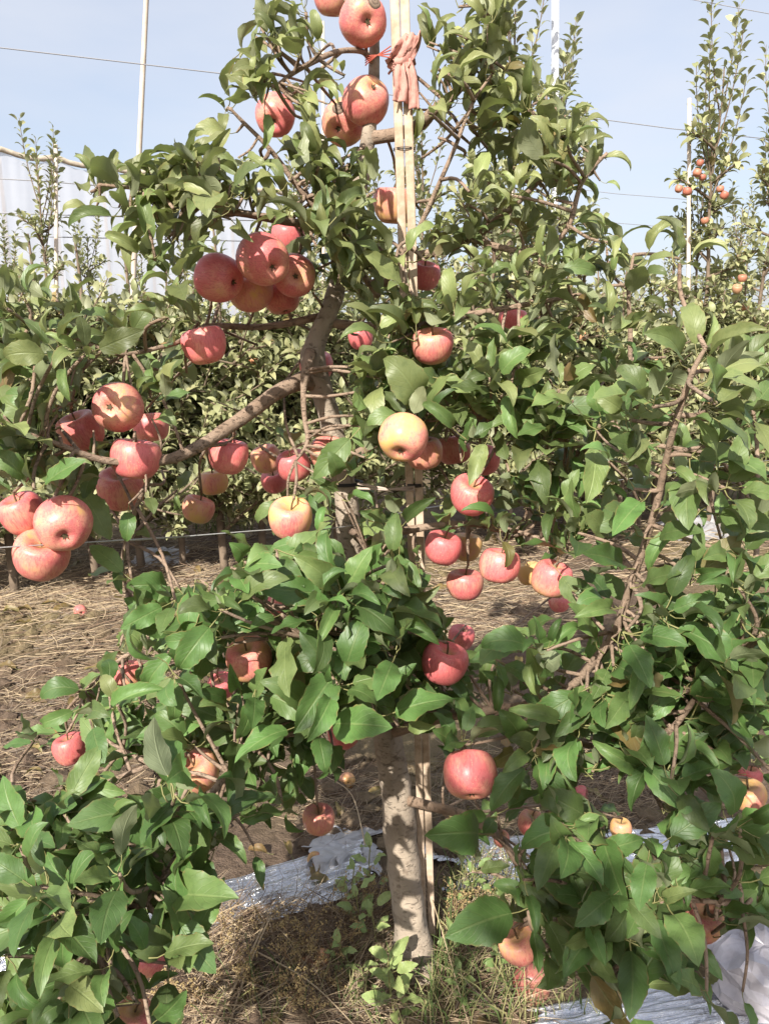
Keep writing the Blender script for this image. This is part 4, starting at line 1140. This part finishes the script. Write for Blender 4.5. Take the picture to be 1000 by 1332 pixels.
# second row (c about 5.3), third row (c about 9), fourth (12.6)
PLANT = [('low', 10, 5.2, 1.15), ('low', 65, 5.5, 1.12), ('low', 120, 5.3, 1.1), ('low', 180, 5.5, 1.12), ('bush', 235, 5.4, .92), ('low', 290, 5.2, 1.15), ('low', 340, 5.5, 1.15), ('bush', 395, 5.3, 1.05), ('bush', 440, 5.2, 1.05), ('bush', 610, 5.2, 1.1), ('low', 690, 5.0, 1.2), ('bush', 735, 5.4, 1.0), ('bush', 830, 5.3, .95), ('bush', 940, 5.4, 1.0), ('tall', 545, 5.5, .82), ('tall', 650, 5.2, 1.02), ('tall', 700, 5.6, .98), ('bush', 760, 5.2, .95), ('low', 800, 5.0, 1.1), ('low', 850, 5.4, 1.15), ('spire', 893, 5.3, 1.0), ('spire', 962, 5.6, .97), ('tall', 880, 5.5, .80), ('spire', 1010, 5.4, 1.0), ('bush', 985, 5.0, .95), ('low', 920, 5.1, 1.0), ('tall', 1060, 5.3, 1.0), ('bush', -70, 5.2, .9),
         ('slim', 88, 9.0, .98), ('tall', 40, 9.4, .70), ('tall', 140, 9.2, .72), ('slim', 205, 9.1, .72), ('tall', 260, 9.2, .66), ('slim', 330, 9.3, .62), ('tall', 400, 9.2, .9), ('tall', 480, 9.1, .9), ('tall', 570, 9.2, .85), ('slim', 640, 9.0, 1.0), ('tall', 740, 9.2, .75), ('slim', 800, 9.2, .7), ('tall', 850, 9.0, .72), ('tall', 930, 9.2, .95), ('slim', 1000, 9.0, 1.1), ('tall', -30, 9.1, .6),
         ('tall', 60, 13, .55), ('slim', 180, 13, .5), ('tall', 300, 13, .6), ('tall', 420, 13, .8), ('tall', 520, 13, .85), ('tall', 620, 13, .8), ('tall', 720, 13, .72), ('tall', 800, 13, .62), ('tall', 880, 13, .75), ('tall', 960, 13, .9)]
TREES = []
for kind, px, c, s in PLANT:
    p = row_point(px, c); s *= 1.05; e = orchard_tree(kind, p, s, random.uniform(0, 6.28))
    rw = "second" if c < 7 else "third" if c < 11 else "fourth"
    e["label"] = OWN.get((kind, px), {'tall': "tall leafy apple tree with upright shoots in the %s row", 'spire': "slender apple tree with leafy spires in the %s row", 'bush': "bushy pale green apple tree in the %s row", 'low': "low spreading apple tree in the %s row", 'slim': "thin apple tree with sparse small leaves in the %s row"}[kind] % rw)

# unseen tree added behind the camera; its shade stands in for the camera holder's shadow
orchard_tree('bush', V((-.64, -1.95, 0)), 1.60, 1.0)["label"] = "bushy apple tree added unseen behind the camera to shade the low branches"
# small apples that show on those trees
M_APB = NT("far_apple_skin"); _oi = M_APB.node("ShaderNodeObjectInfo").outputs["Color"]; M_APB.set(Base_Color=_oi, Roughness=0.5); M_APB = M_APB.mat
far_me = []
for k in range(3):
    me = apple_data(k, 0.07); me.materials.clear(); me.materials.append(M_APB); far_me.append(me)
FAR = [(910, 212, 5.9), (906, 225, 5.9), (913, 231, 5.95), (882, 246, 5.85), (893, 249, 5.85), (936, 246, 6.1), (941, 254, 6.1), (916, 287, 5.9), (965, 362, 6.0), (958, 376, 6.0), (968, 400, 6.1),
       (926, 521, 5.2), (931, 512, 5.2), (752, 497, 5.3), (735, 525, 5.3), (757, 438, 5.4), (905, 480, 5.4), (852, 470, 5.6), (690, 470, 5.6), (70, 383, 7.6), (14, 500, 4.6), (330, 470, 4.9), (975, 545, 5.4)]
for i, (px, py, Y) in enumerate(FAR):
    o = link(bpy.data.objects.new("apple", far_me[i % 3])); o.location = at_y(px, py, Y - 0.12)
    o.rotation_euler = (random.uniform(-.4, .4), random.uniform(-.4, .4), random.uniform(0, 6)); s = random.uniform(.68, 1.0); o.scale = (s,) * 3
    o.color = random.choice(((.38, .13, .085, 1), (.42, .18, .11, 1), (.44, .24, .14, 1))) if py < 430 else random.choice(((.62, .40, .20, 1), (.58, .25, .13, 1)))
    if py < 430: tag(o, "small orange red apple high on a slender tree in the row behind", "apple", "apples high on the trees behind")
    else: tag(o, "small pale apple low among the leaves of the row behind", "apple", "apples low on the trees behind")

# ------------------------------------------------------------------ poles, wires, net house
M_BAMBOO = flat_material("bamboo", (0.60, 0.52, 0.44), 0.6, 0.3, 8, (0.50, 0.41, 0.33))
M_STEEL = flat_material("galvanised_steel", (0.72, 0.73, 0.75), 0.4, 0.5); M_STEEL.node_tree.nodes["Principled BSDF"].inputs["Metallic"].default_value = 0.35
def pole(name, top, foot, r0, r1, mat, label, nodes=0, sides=10):
    e = empty(name, foot); tag(e, label, "pole")
    m_ = MB(); n = max(2, nodes * 4 + 2); pts, rr = [], []
    for i in range(n + 1):
        t = i / n; pts.append((top - foot) * t)
        k = (t * nodes) % 1 if nodes else 0.5
        rr.append((r0 + (r1 - r0) * t) * (1.18 if nodes and (k < 0.01) else 1))
    m_.tube(pts, rr, sides); m_.build("shaft", mat, e)
    return e
foot = on_ground(160, 640, 0.0)
pole("bamboo_pole", at_y(192, -30, foot.y * 0.98), V((foot.x, foot.y, -.05)), .030, .022, M_BAMBOO, "tall leaning bamboo pole rising from low trees before the net", 9)
pf = row_point(722, 5.35)
e = pole("steel_pole", at_y(722, -60, pf.y), V((pf.x, pf.y, -.05)), .027, .027, M_STEEL, "straight galvanised steel pole between leafy tree tops")
sp = row_point(895, 5.28); pole("wooden_pole", at_y(896, 128, sp.y), V((sp.x, sp.y, -.05)), .018, .014, M_BAMBOO, "pale wooden pole inside the slender tree with spires")
sp = row_point(77, 9.05); pole("wooden_pole", at_y(73, 188, sp.y), V((sp.x, sp.y, -.05)), .022, .018, M_BAMBOO, "pale wooden pole standing against the white net")
sp = row_point(665, 5.3); pole("wooden_pole", at_y(669, 68, sp.y), V((sp.x, sp.y, -.05)), .016, .013, M_BAMBOO, "pale thin pole behind the upper branches near the steel pole")
sp = row_point(421, 5.3); pole("wooden_pole", at_y(420, 28, sp.y), V((sp.x, sp.y, -.05)), .014, .010, M_BAMBOO, "thin pole tip beside the orange apples at the leader")
M_GREYW = flat_material('grey_wire', (0.28, 0.28, 0.30), 0.6)
def wire(pxy, c, label, r=.004, mat=None):
    pts = []
    for px, py in pxy:
        k = (px - 500) / F / (CP - (py - 666) / F * SP); Y = c / (1 - 0.4 * k); pts.append(at_y(px, py, Y))
    m_ = MB(); m_.tube(pts, r * .75, 5); tag(m_.build("overhead_wire", mat or M_GREYW), label, "wire", "overhead wires of the orchard")
wire([(-200, 40), (0, 62), (180, 83), (300, 97), (560, 130), (795, 157), (870, 167), (1100, 192)], 5.35, "long overhead wire sloping from the bamboo pole past the steel pole", .0045)
wire([(870, -6), (1000, 18), (1150, 44)], 5.35, "overhead wire crossing the sky above the slender trees")
wire([(600, 228), (800, 252), (1000, 268)], 9.2, "faint upper wire between the steel pole and slender trees", .005)
wire([(600, 270), (800, 290), (1000, 306)], 9.2, "faint lower wire between the steel pole and slender trees", .005)
wire([(-60, 229), (60, 236), (330, 258)], 9.3, "upper dark wire crossing before the white net", .007)
wire([(-60, 275), (60, 279), (330, 287)], 9.3, "middle dark wire crossing before the white net", .007)
wire([(-60, 307), (60, 308), (330, 314)], 9.3, "lower dark wire crossing before the white net", .007)
# white hail-net house far behind
def net_material():
    m = NT("white_net")
    tc = m.node("ShaderNodeTexCoord").outputs["Object"]
    mp = m.node("ShaderNodeMapping"); m.l(tc, mp.inputs[0]); mp.inputs["Scale"].default_value = (1.0, 1.0, 8)
    f = m.noise(1.2, 4, 0.55, vec=mp.outputs[0])
    col = m.mix((0.70, 0.72, 0.79), (0.62, 0.64, 0.71), f)
    m.set(Base_Color=col, Roughness=0.8); m.b.inputs["Specular IOR Level"].default_value = 0.1
    tr = m.node("ShaderNodeBsdfTranslucent"); m.l(col, tr.inputs[0])
    tp = m.node("ShaderNodeBsdfTransparent")
    a = m.node("ShaderNodeMixShader", i_Fac=0.3); m.l(m.b.outputs[0], a.inputs[1]); m.l(tr.outputs[0], a.inputs[2])
    b = m.node("ShaderNodeMixShader", i_Fac=0.30); m.l(a.outputs[0], b.inputs[1]); m.l(tp.outputs[0], b.inputs[2])
    m.l(b.outputs[0], m.out.inputs[0])
    return m.mat
M_NET = net_material()
H_NET = 4.0
def net_pt(px):             # the net's upper edge runs from (0, 190) towards (900, 335)
    py = 196 + px * 0.145
    r = ray(px, py); d = (H_NET - CAM.z) / r.z
    return CAM + r * d
n0, n1 = net_pt(-250), net_pt(400)
ne = empty("net_house", (n0 + n1) / 2 - V((0, 0, H_NET))); tag(ne, "white hail net wall with tan top rail far behind the orchard", "net house")
b0 = ne.location.copy()
nv = 10
for i in range(nv):
    A, B = n0.lerp(n1, i / nv), n0.lerp(n1, (i + 1) / nv)
    vs, fs = [], []; nxx, nzz = 14, 10
    nor = V((-(B - A).y, (B - A).x, 0)).normalized()
    for z in range(nzz + 1):
        for x in range(nxx + 1):
            p = A.lerp(B, x / nxx); t = z / nzz
            p = V((p.x, p.y, t * H_NET)) + nor * 0.03 * noise.noise(V((x * .5 + i * 7, z * 1.3, 2)))
            p.z -= 0.10 * math.sin(math.pi * x / nxx) * t
            vs.append(p - b0)
    for z in range(nzz):
        for x in range(nxx): fs.append((z * (nxx + 1) + x, z * (nxx + 1) + x + 1, (z + 1) * (nxx + 1) + x + 1, (z + 1) * (nxx + 1) + x))
    m_ = MB(); m_.add(vs, fs); m_.build("net_panel", M_NET, ne)
    m_ = MB(); m_.tube([V((A.x, A.y, 0)) - b0 + nor * .16, V((A.x, A.y, H_NET - .05)) - b0 + nor * .16], .025, 8); m_.build("post", M_BAMBOO, ne)
m_ = MB()
S = [n0.lerp(n1, i / 40) - b0 + V((0, 0, 0.02 - 0.06 * abs(math.sin(i * math.pi / 4)))) for i in range(41)]
m_.tube(S, .04, 8, wob=0.3); m_.build("top_rail", flat_material("tan_rail", (0.56, 0.48, 0.38), 0.8, 0.2, 5), ne)

# ------------------------------------------------------------------ foil strips, plastic, bag
def foil_material(name, col, rough, metal):
    m = NT(name)
    tc = m.node("ShaderNodeTexCoord").outputs["UV"]
    mp = m.node("ShaderNodeMapping"); m.l(tc, mp.inputs[0]); mp.inputs["Scale"].default_value = (3, 26, 1)
    f = m.noise(1.6, 6, 0.6, vec=mp.outputs[0]); g = m.noise(30, 4, 0.6)
    dirt = m.step(m.noise(7, 6, 0.65), 0.54, 0.70)
    c = m.mix(col, (0.28, 0.21, 0.15), m.math('MULTIPLY', dirt, 0.8))
    m.set(Base_Color=c, Metallic=m.math('MULTIPLY', m.math('SUBTRACT', 1.0, dirt), metal), Roughness=m.math('ADD', rough, m.math('MULTIPLY', dirt, 0.5)))
    m.bump(m.math('ADD', f, m.math('MULTIPLY', g, 0.3)), 0.9, 0.02)
    return m.mat
M_FOIL = foil_material("reflective_foil", (0.70, 0.71, 0.74), 0.16, 0.95)
def sheet(name, quad, nu, nv_, amp, lift, mat, label, cat, seed, rag=0.02, crumple=0.0):
    A, B, C, D = [on_ground(*q) for q in quad]       # A-B one long edge, D-C the other
    base = (A + B + C + D) / 4
    vs, fs, uvs = [], [], []
    L = ((B - A).length + (C - D).length) / 2; Wd = ((D - A).length + (C - B).length) / 2
    for j in range(nv_ + 1):
        for i in range(nu + 1):
            u, v = i / nu, j / nv_
            vv = v + rag * noise.noise(V((u * 9, seed, v * 2))) * (4 * abs(v - .5) ** 2)
            uu = u + (0.10 if not crumple else 0.4) * noise.noise(V((v * 5, seed * 1.7, 4))) + 0.04 * noise.noise(V((v * 21, seed * 1.7, 9)))
            p = (A.lerp(B, uu)).lerp(D.lerp(C, uu), vv)
            x, y = u * L, v * Wd
            h = amp * (abs(noise.noise(V((x * 3, y * 60, seed)))) * 0.6 + 0.3 * noise.noise(V((x * 9, y * 110, seed + 3))) + 0.9 * max(0, noise.noise(V((x * 2.2, y * 6, seed + 7)))))
            h += crumple * (abs(noise.noise(V((x * 7, y * 7, seed)))) + .5 * abs(noise.noise(V((x * 17, y * 17, seed + 2)))))
            edge = min(1, 6 * min(v, 1 - v) + .15)
            p.z = ground_h(p.x, p.y) + lift + h * edge
            vs.append(p - base); uvs.append((x, y))
    for j in range(nv_):
        for i in range(nu): fs.append((j * (nu + 1) + i, j * (nu + 1) + i + 1, (j + 1) * (nu + 1) + i + 1, (j + 1) * (nu + 1) + i))
    m_ = MB(); m_.add(vs, fs); o = m_.build(name, mat, smooth=not crumple)
    lay = o.data.uv_layers.new(name="UVMap")
    for lp in o.data.loops: lay.data[lp.index].uv = uvs[lp.vertex_index]
    o.location = base
    if o.data.polygons[0].normal.z < 0: o.data.flip_normals()
    return tag(o, label, cat)
sheet("foil_strip", [(-120, 1345), (470, 1170), (470, 1098), (-60, 1262)], 170, 120, .026, .010, M_FOIL, "crumpled silver foil strip on the soil leading up to the trunk", "foil", 1)
sheet("foil_strip", [(570, 1168), (1090, 1118), (1060, 1060), (575, 1100)], 150, 90, .026, .010, M_FOIL, "silver foil strip behind the shaded low branches", "foil", 5)
sheet("foil_strip", [(640, 1420), (1100, 1330), (1090, 1245), (700, 1322)], 130, 100, .024, .010, M_FOIL, "silver foil strip beside the white plastic bag", "foil", 9)
M_FILM = flat_material("grey_film", (0.42, 0.42, 0.44), 0.35, 0.5, 10, (0.30, 0.29, 0.29), 0.4)
sheet("plastic_film", [(398, 1146), (492, 1140), (490, 1086), (412, 1092)], 22, 18, .006, .008, M_FILM, "dusty grey plastic film bunched beside the trunk", "plastic film", 13, rag=0.5, crumple=0.045)
sheet("plastic_film", [(170, 742), (240, 738), (245, 716), (192, 718)], 16, 10, .01, .01, M_FILM, "weathered grey plastic sheet lying in straw beyond the trellis wire", "plastic film", 17, rag=0.4, crumple=0.05)
sheet("plastic_film", [(860, 705), (960, 700), (945, 665), (880, 668)], 16, 10, .01, .01, M_FILM, "weathered grey plastic sheet on dry ground behind the long shoot", "plastic film", 21, rag=0.4, crumple=0.05)
# white bag
bgp = on_ground(985, 1300)
vs, fs = [], []
nu, nv_ = 26, 15
for j in range(nv_ + 1):
    for i in range(nu):
        a, b = 2 * math.pi * i / nu, math.pi * (j / nv_) 
        d = V((math.sin(b) * math.cos(a), math.sin(b) * math.sin(a), math.cos(b)))
        r = 0.11 * (1 + 0.22 * noise.noise(d * 1.6 + V((3, 0, 0))) + 0.34 * (abs(noise.noise(d * 3.4)) - .2) + 0.22 * (abs(noise.noise(d * 7)) - .2) + 0.10 * (abs(noise.noise(d * 15)) - .2))
        p = d * r; p.z = p.z * 0.72 + 0.07
        vs.append(V((p.x * 1.1, p.y * .9, max(p.z, .003))))
for j in range(nv_):
    for i in range(nu): fs.append((j * nu + i, (j + 1) * nu + i, (j + 1) * nu + (i + 1) % nu, j * nu + (i + 1) % nu))
m_ = MB(); m_.add(vs, fs); o = m_.build("plastic_bag", flat_material("white_plastic", (0.46, 0.44, 0.48), 0.3, 0.5, 25, (0.36, 0.34, 0.37), 0.3), smooth=False)
o.location = (bgp.x, bgp.y, ground_h(bgp.x, bgp.y)); tag(o, "crumpled white plastic bag lying beside the foil strip", "bag")

# ------------------------------------------------------------------ ground litter
class Strands(MB):
    def strand(self, pts, w, mi=0, side=None):
        """A narrow bent blade: two faces folded along the middle."""
        n = len(pts); vs, fs = [], []
        for i, p in enumerate(pts):
            t = (pts[min(i + 1, n - 1)] - pts[max(i - 1, 0)])
            t = t.normalized() if t.length > 1e-6 else V((0, 0, 1))
            s = side if side is not None else t.cross(V((0.3, -1, 0.4))).normalized()
            ww = w * (1 - 0.85 * (i / (n - 1)) ** 2)
            vs += [p - s * ww, p + t.cross(s) * ww * 0.5, p + s * ww]
        for i in range(n - 1):
            a = i * 3; fs += [(a, a + 1, a + 4, a + 3), (a + 1, a + 2, a + 5, a + 4)]
        self.add(vs, fs, mi)
def straw_mats():
    return [flat_material("straw_pale", (0.42, 0.325, 0.21), 0.7), flat_material("straw_brown", (0.185, 0.125, 0.082), 0.8), flat_material("straw_grey", (0.22, 0.175, 0.135), 0.8)]
SM = straw_mats()
def in_foil(px, py): return False
def litter(name, regions, label, lmin, lmax, w, lift, kind="stuff", weights=(5, 3, 2)):
    s = Strands()
    for (x0, y0, x1, y1, n) in regions:
        for k in range(n):
            px, py = random.uniform(x0, x1), random.uniform(y0, y1)
            g = on_ground(px, py); L = random.uniform(lmin, lmax) * min(1.6, max(.7, g.y / 2.2)); a = random.uniform(0, math.pi * 2)
            a = a if random.random() < .5 else random.gauss(0.4, .5)
            el = abs(random.gauss(0, lift)); c = random.gauss(0, .5)
            pts = []
            z = ground_h(g.x, g.y) + random.uniform(.002, .02)
            for q in range(4):
                t = q / 3; aa = a + c * t
                x, y = g.x + math.cos(aa) * L * t, g.y + math.sin(aa) * L * t
                pts.append(V((x, y, max(ground_h(x, y) + .003, z + L * t * math.sin(el) * (1 - .4 * t)))))
            s.strand(pts, w * random.uniform(.6, 1.3) * max(.8, g.y / 2.4), random.choices((0, 1, 2), weights)[0])
    o = s.build(name, SM); return tag(o, label, "straw", kind=kind)
litter("straw", [(-40, 640, 340, 760, 3600), (-40, 735, 330, 800, 3600), (-40, 780, 240, 1060, 2200), (560, 690, 720, 840, 1800), (700, 600, 1040, 760, 1800), (560, 985, 860, 1090, 2600), (380, 1000, 500, 1100, 500), (-40, 1050, 60, 1120, 150), (800, 1130, 1040, 1260, 400)],
       "dry straw and dead grass strewn over the orchard soil", .05, .16, .0009, .20, weights=(4, 4, 3))
litter("dead_weeds", [(420, 1180, 505, 1330, 350), (556, 1110, 660, 1300, 350), (230, 1195, 480, 1345, 2600), (410, 1200, 500, 1270, 400), (560, 1180, 700, 1340, 500)], "tangle of dead brown weeds at the foot of the trunk", .06, .20, .0012, .75, weights=(4, 5, 2))
# soil clods
cm = MB()
ico = [V(v) for v in ((0, 0, 1), (.89, 0, .45), (.28, .85, .45), (-.72, .53, .45), (-.72, -.53, .45), (.28, -.85, .45), (.72, .53, -.45), (-.28, .85, -.45), (-.89, 0, -.45), (-.28, -.85, -.45), (.72, -.53, -.45), (0, 0, -1))]
icf = [(0, 1, 2), (0, 2, 3), (0, 3, 4), (0, 4, 5), (0, 5, 1), (1, 6, 2), (2, 7, 3), (3, 8, 4), (4, 9, 5), (5, 10, 1), (6, 7, 2), (7, 8, 3), (8, 9, 4), (9, 10, 5), (10, 6, 1), (6, 11, 7), (7, 11, 8), (8, 11, 9), (9, 11, 10), (10, 11, 6)]
for (x0, y0, x1, y1, n) in [(-40, 780, 320, 1080, 2000), (-40, 650, 340, 780, 300), (560, 700, 720, 850, 300), (380, 980, 860, 1110, 500), (230, 1180, 500, 1340, 200), (700, 640, 1040, 740, 200)]:
    for k in range(n):
        g = on_ground(random.uniform(x0, x1), random.uniform(y0, y1)); r = min(.06, random.lognormvariate(-4.5, .6))
        c = V((g.x, g.y, ground_h(g.x, g.y) + r * .25)); ph = rvec(5)
        cm.add([c + V((v.x * 1.15, v.y, v.z * .75)) * r * (1 + .35 * noise.noise(v * 1.3 + ph)) for v in ico], icf)
tag(cm.build("soil_clods", M_SOIL, smooth=False), "crumbled dry soil clods between the straw", "soil clods", kind="stuff")

# green grass and weeds right of the trunk
GM = [flat_material("grass_blade", (0.10, 0.145, 0.045), 0.55), flat_material("grass_pale", (0.26, 0.25, 0.11), 0.6)]
gs = Strands()
for (x0, y0, x1, y1, n, h) in [(560, 1150, 700, 1345, 300, .13), (600, 1120, 680, 1180, 70, .12), (440, 1240, 600, 1345, 160, .10), (660, 1240, 800, 1335, 110, .10), (260, 1280, 460, 1345, 60, .12), (250, 660, 330, 700, 260, .13), (700, 620, 1030, 680, 400, .14), (280, 640, 420, 690, 200, .10)]:
    for k in range(n):
        g = on_ground(random.uniform(x0, x1), random.uniform(y0, y1)); L = h * random.uniform(.5, 1.3); a = random.uniform(0, 6.28); lean = random.uniform(.1, .8)
        z0 = ground_h(g.x, g.y) - .005
        pts = [V((g.x + math.cos(a) * L * lean * t * t, g.y + math.sin(a) * L * lean * t * t, z0 + L * t * (1 - .35 * lean * t))) for t in (0, .35, .7, 1.0)]
        gs.strand(pts, .0015 * random.uniform(.6, 1.4) * max(1, g.y / 2.5), random.choices((0, 1), (5, 5))[0])
tag(gs.build("grass", GM), "green grass and thin weeds growing beside the trunk", "grass", kind="stuff")

# small broad-leaved weeds: one plant each
def weed(px, py, h, n, size, tint, label, name="weed_plant", group=None):
    g = on_ground(px, py); base = V((g.x, g.y, ground_h(g.x, g.y)))
    e = empty(name, base)
    m_ = MB(); top = V((random.uniform(-.02, .02), random.uniform(-.02, .02), h))
    S, _ = spline([V((0, 0, -.01)), top * .5 + rvec(.004), top], 4); m_.tube(S, [.0022 - .001 * i / len(S) for i in range(len(S))], 5); m_.build("stem", M_PETIOLE, e)
    for k in range(n):
        t = (k + .6) / n; p = top * t; a = k * 2.4
        d = V((math.cos(a), math.sin(a), .35 + .3 * t)).normalized()
        o = link(bpy.data.objects.new("leaf", LEAF_MESH[random.randrange(14)]), e)
        o.location = p; o.rotation_euler = frame(d, UP + SUN * .4 + rvec(.2)).to_euler(); o.scale = (size * random.uniform(.7, 1.15),) * 3
        o.color = (min(1, tint[0] + random.gauss(0, .08)), tint[1] + random.gauss(0, .05), 0, 1)
    tag(e, label, "plant", group); return e
weed(514, 1326, .14, 18, .055, (.55, .95), "yellow green leafy sucker growing in front of the trunk foot", "sucker_shoot")
for (x, y, h, n, s) in [(470, 1215, .12, 9, .048), (488, 1250, .13, 9, .045), (455, 1180, .10, 8, .042), (486, 1160, .12, 8, .042), (440, 1270, .10, 8, .04), (465, 1290, .08, 6, .034), (590, 1200, .10, 8, .034), (610, 1180, .12, 9, .034), (625, 1235, .10, 8, .036), (590, 1260, .10, 8, .034), (640, 1200, .12, 8, .038), (600, 1315, .09, 8, .034), (650, 1290, .10, 8, .032)]:
    side = x < 530
    weed(x, y, h, n, s, (.55, .95) if side else (.4, .75), "small bright green weed among dead stems beside the trunk" if side else "small green weed in the grass between trunk and low branches", group="weeds round the trunk foot")
# dead seeding weeds: one plant each
M_SEED = flat_material("seed_heads", (0.36, 0.27, 0.13), 0.9, 0.1); M_DRYSTEM = flat_material("dead_stem", (0.27, 0.18, 0.10), 0.9, 0.1)
for k in range(30):
    px, py = (random.uniform(215, 480), random.uniform(1215, 1340)) if k < 22 else (random.uniform(450, 500), random.uniform(1170, 1230)) if k < 27 else (random.uniform(560, 640), random.uniform(1150, 1240))
    g = on_ground(px, py); e = empty("dead_weed", (g.x, g.y, ground_h(g.x, g.y)))
    tag(e, "dead brown weed with seed heads at the foot of the tree", "plant", "dead weeds round the trunk foot")
    st_, sd_ = MB(), MB(); h = random.uniform(.07, .15); lean = V((random.gauss(0, .3), random.gauss(0, .3), 1)).normalized()
    S = [lean * h * t + V((.01 * math.sin(t * 5 + k), 0, 0)) for t in (0, .25, .5, .75, 1.0)]
    st_.tube(S, [.0016, .0014, .0012, .001, .0006], 4)
    for b in range(11):
        t = random.uniform(.2, 1.0); o_ = lean * h * t; a = random.uniform(0, 6.28)
        d = V((math.cos(a), math.sin(a), random.uniform(.2, 1.2))).normalized(); L = random.uniform(.02, .055)
        st_.tube([o_, o_ + d * L * .6 + V((0, 0, .003)), o_ + d * L], [.0009, .0007, .0004], 3)
        for q in range(9):
            c_ = o_ + d * L * random.uniform(.35, 1.1) + rvec(.004); r_ = random.uniform(.0012, .0028)
            sd_.add([c_ + V(v) * r_ for v in ((1, 0, 0), (-1, 0, 0), (0, 1, 0), (0, -1, 0), (0, 0, 1.4), (0, 0, -1.4))], [(0, 2, 4), (2, 1, 4), (1, 3, 4), (3, 0, 4), (2, 0, 5), (1, 2, 5), (3, 1, 5), (0, 3, 5)])
    st_.build("stem", M_DRYSTEM, e); tag(sd_.build("seeds", M_SEED, e, smooth=False), kind="stuff")
# long dry stalks
def stalk(pts, w, label):
    P = [V(p) for p in pts]; S, _ = spline(P, 6); b = S[0].copy(); m_ = MB(); n = len(S)
    m_.tube([p - b for p in S], [w * (1 - .5 * i / n) for i in range(n)], 6, wob=.2); o = m_.build("dry_stalk", SM[0]); o.location = b; tag(o, label, "stalk", "dry stalks over the weeds")
def hp(px, py, h):
    r = ray(px, py); return CAM + r * ((h - CAM.z) / r.z)
stalk([hp(275, 1335, .02), hp(310, 1275, .05), hp(345, 1200, .08)], .0042, "thick pale straw stalk leaning over the dead weeds toward the foil")
stalk([hp(298, 1335, .02), hp(322, 1262, .06), hp(352, 1192, .09)], .0030, "second pale straw stalk lying along the thick one")
stalk([hp(322, 1232, .05), hp(400, 1275, .08), hp(465, 1338, .05)], .0020, "thin pale stem arching across the dead weeds")
stalk([hp(280, 1305, .03), hp(360, 1310, .05), hp(410, 1290, .05)], .0016, "thin stem curving low over the dead weeds")
stalk([hp(610, 1335, .02), hp(580, 1230, .09), hp(562, 1170, .16)], .0018, "thin reddish dry stem rising beside the trunk")
stalk([hp(475, 1100, .05), hp(458, 1035, .12), hp(425, 1010, .18)], .0020, "thin dry vine stem climbing over the grey film")
# fallen apples
def fallen(px, py, size, tone, label, sq=.8):
    g = on_ground(px, py); o = link(bpy.data.objects.new("apple", apple_data(random.randrange(7), size))); o.location = (g.x, g.y, ground_h(g.x, g.y) + size * .32)
    o.rotation_euler = (random.uniform(.6, 2), random.uniform(-1, 1), random.uniform(0, 6)); o.scale = (1, 1, sq); o.color = (*tone, 1)
    tag(o, label, "apple", "fallen apples"); 
    eb = MB(); eb.add([V((0.045 * math.cos(k), 0.045 * math.sin(k), -0.343)) * size for k in (0, 1.05, 2.1, 3.14, 4.2, 5.25)], [(5, 4, 3, 2, 1, 0)]); eb.build("eye", M_EYE, o)
fallen(690, 1300, .085, (.75, .24, 1.0), "reddish brown rotting apple fallen on the grass under the low branches")
fallen(418, 1262, .055, (.5, .40, 1.0), "shrivelled pinkish brown apple fallen among the dead weeds")
fallen(398, 1268, .045, (.6, .36, 1.0), "smaller shrivelled apple fallen beside another in the dead weeds")
fallen(452, 1022, .055, (.35, .40, .9), "tan apple fallen on the litter behind the trunk")
fallen(410, 1128, .045, (.3, .28, 1.0), "brown rotten apple fallen at the edge of the grey film")
fallen(755, 1040, .060, (1, .36, .9), "dark red apple fallen on straw behind the shaded branches")
fallen(105, 800, .07, (.8, .5, .3), "pink apple fallen on straw beyond the hanging leaves", .9)
# dry fallen leaves on the litter
for k, (px, py) in enumerate([(725, 1030), (745, 1022), (775, 1035), (790, 1045), (700, 1040), (640, 1035), (660, 985), (130, 735), (205, 760), (90, 745), (60, 800), (470, 1045), (440, 1050), (300, 770), (250, 1240), (350, 1290), (640, 1330), (590, 1075)] + [(random.uniform(-20, 330), random.uniform(650, 1040)) for _ in range(60)] + [(random.uniform(560, 720), random.uniform(700, 1060)) for _ in range(24)] + [(random.uniform(240, 500), random.uniform(1110, 1330)) for _ in range(20)]):
    g = on_ground(px, py); o = link(bpy.data.objects.new("fallen_leaf", LEAF_MESH[k % len(LEAF_MESH)])); o.location = (g.x, g.y, ground_h(g.x, g.y) + .012)
    a = random.uniform(0, 6.28); o.rotation_euler = frame(V((math.cos(a), math.sin(a), .1)), UP + rvec(.3)).to_euler(); o.scale = (.07 * max(1, g.y / 2.4),) * 3
    o.color = (1, random.uniform(.35, .7), random.uniform(.6, 1.0), 1); tag(o, "brown curled dry leaf lying on the straw litter", "leaf", "fallen dry leaves")
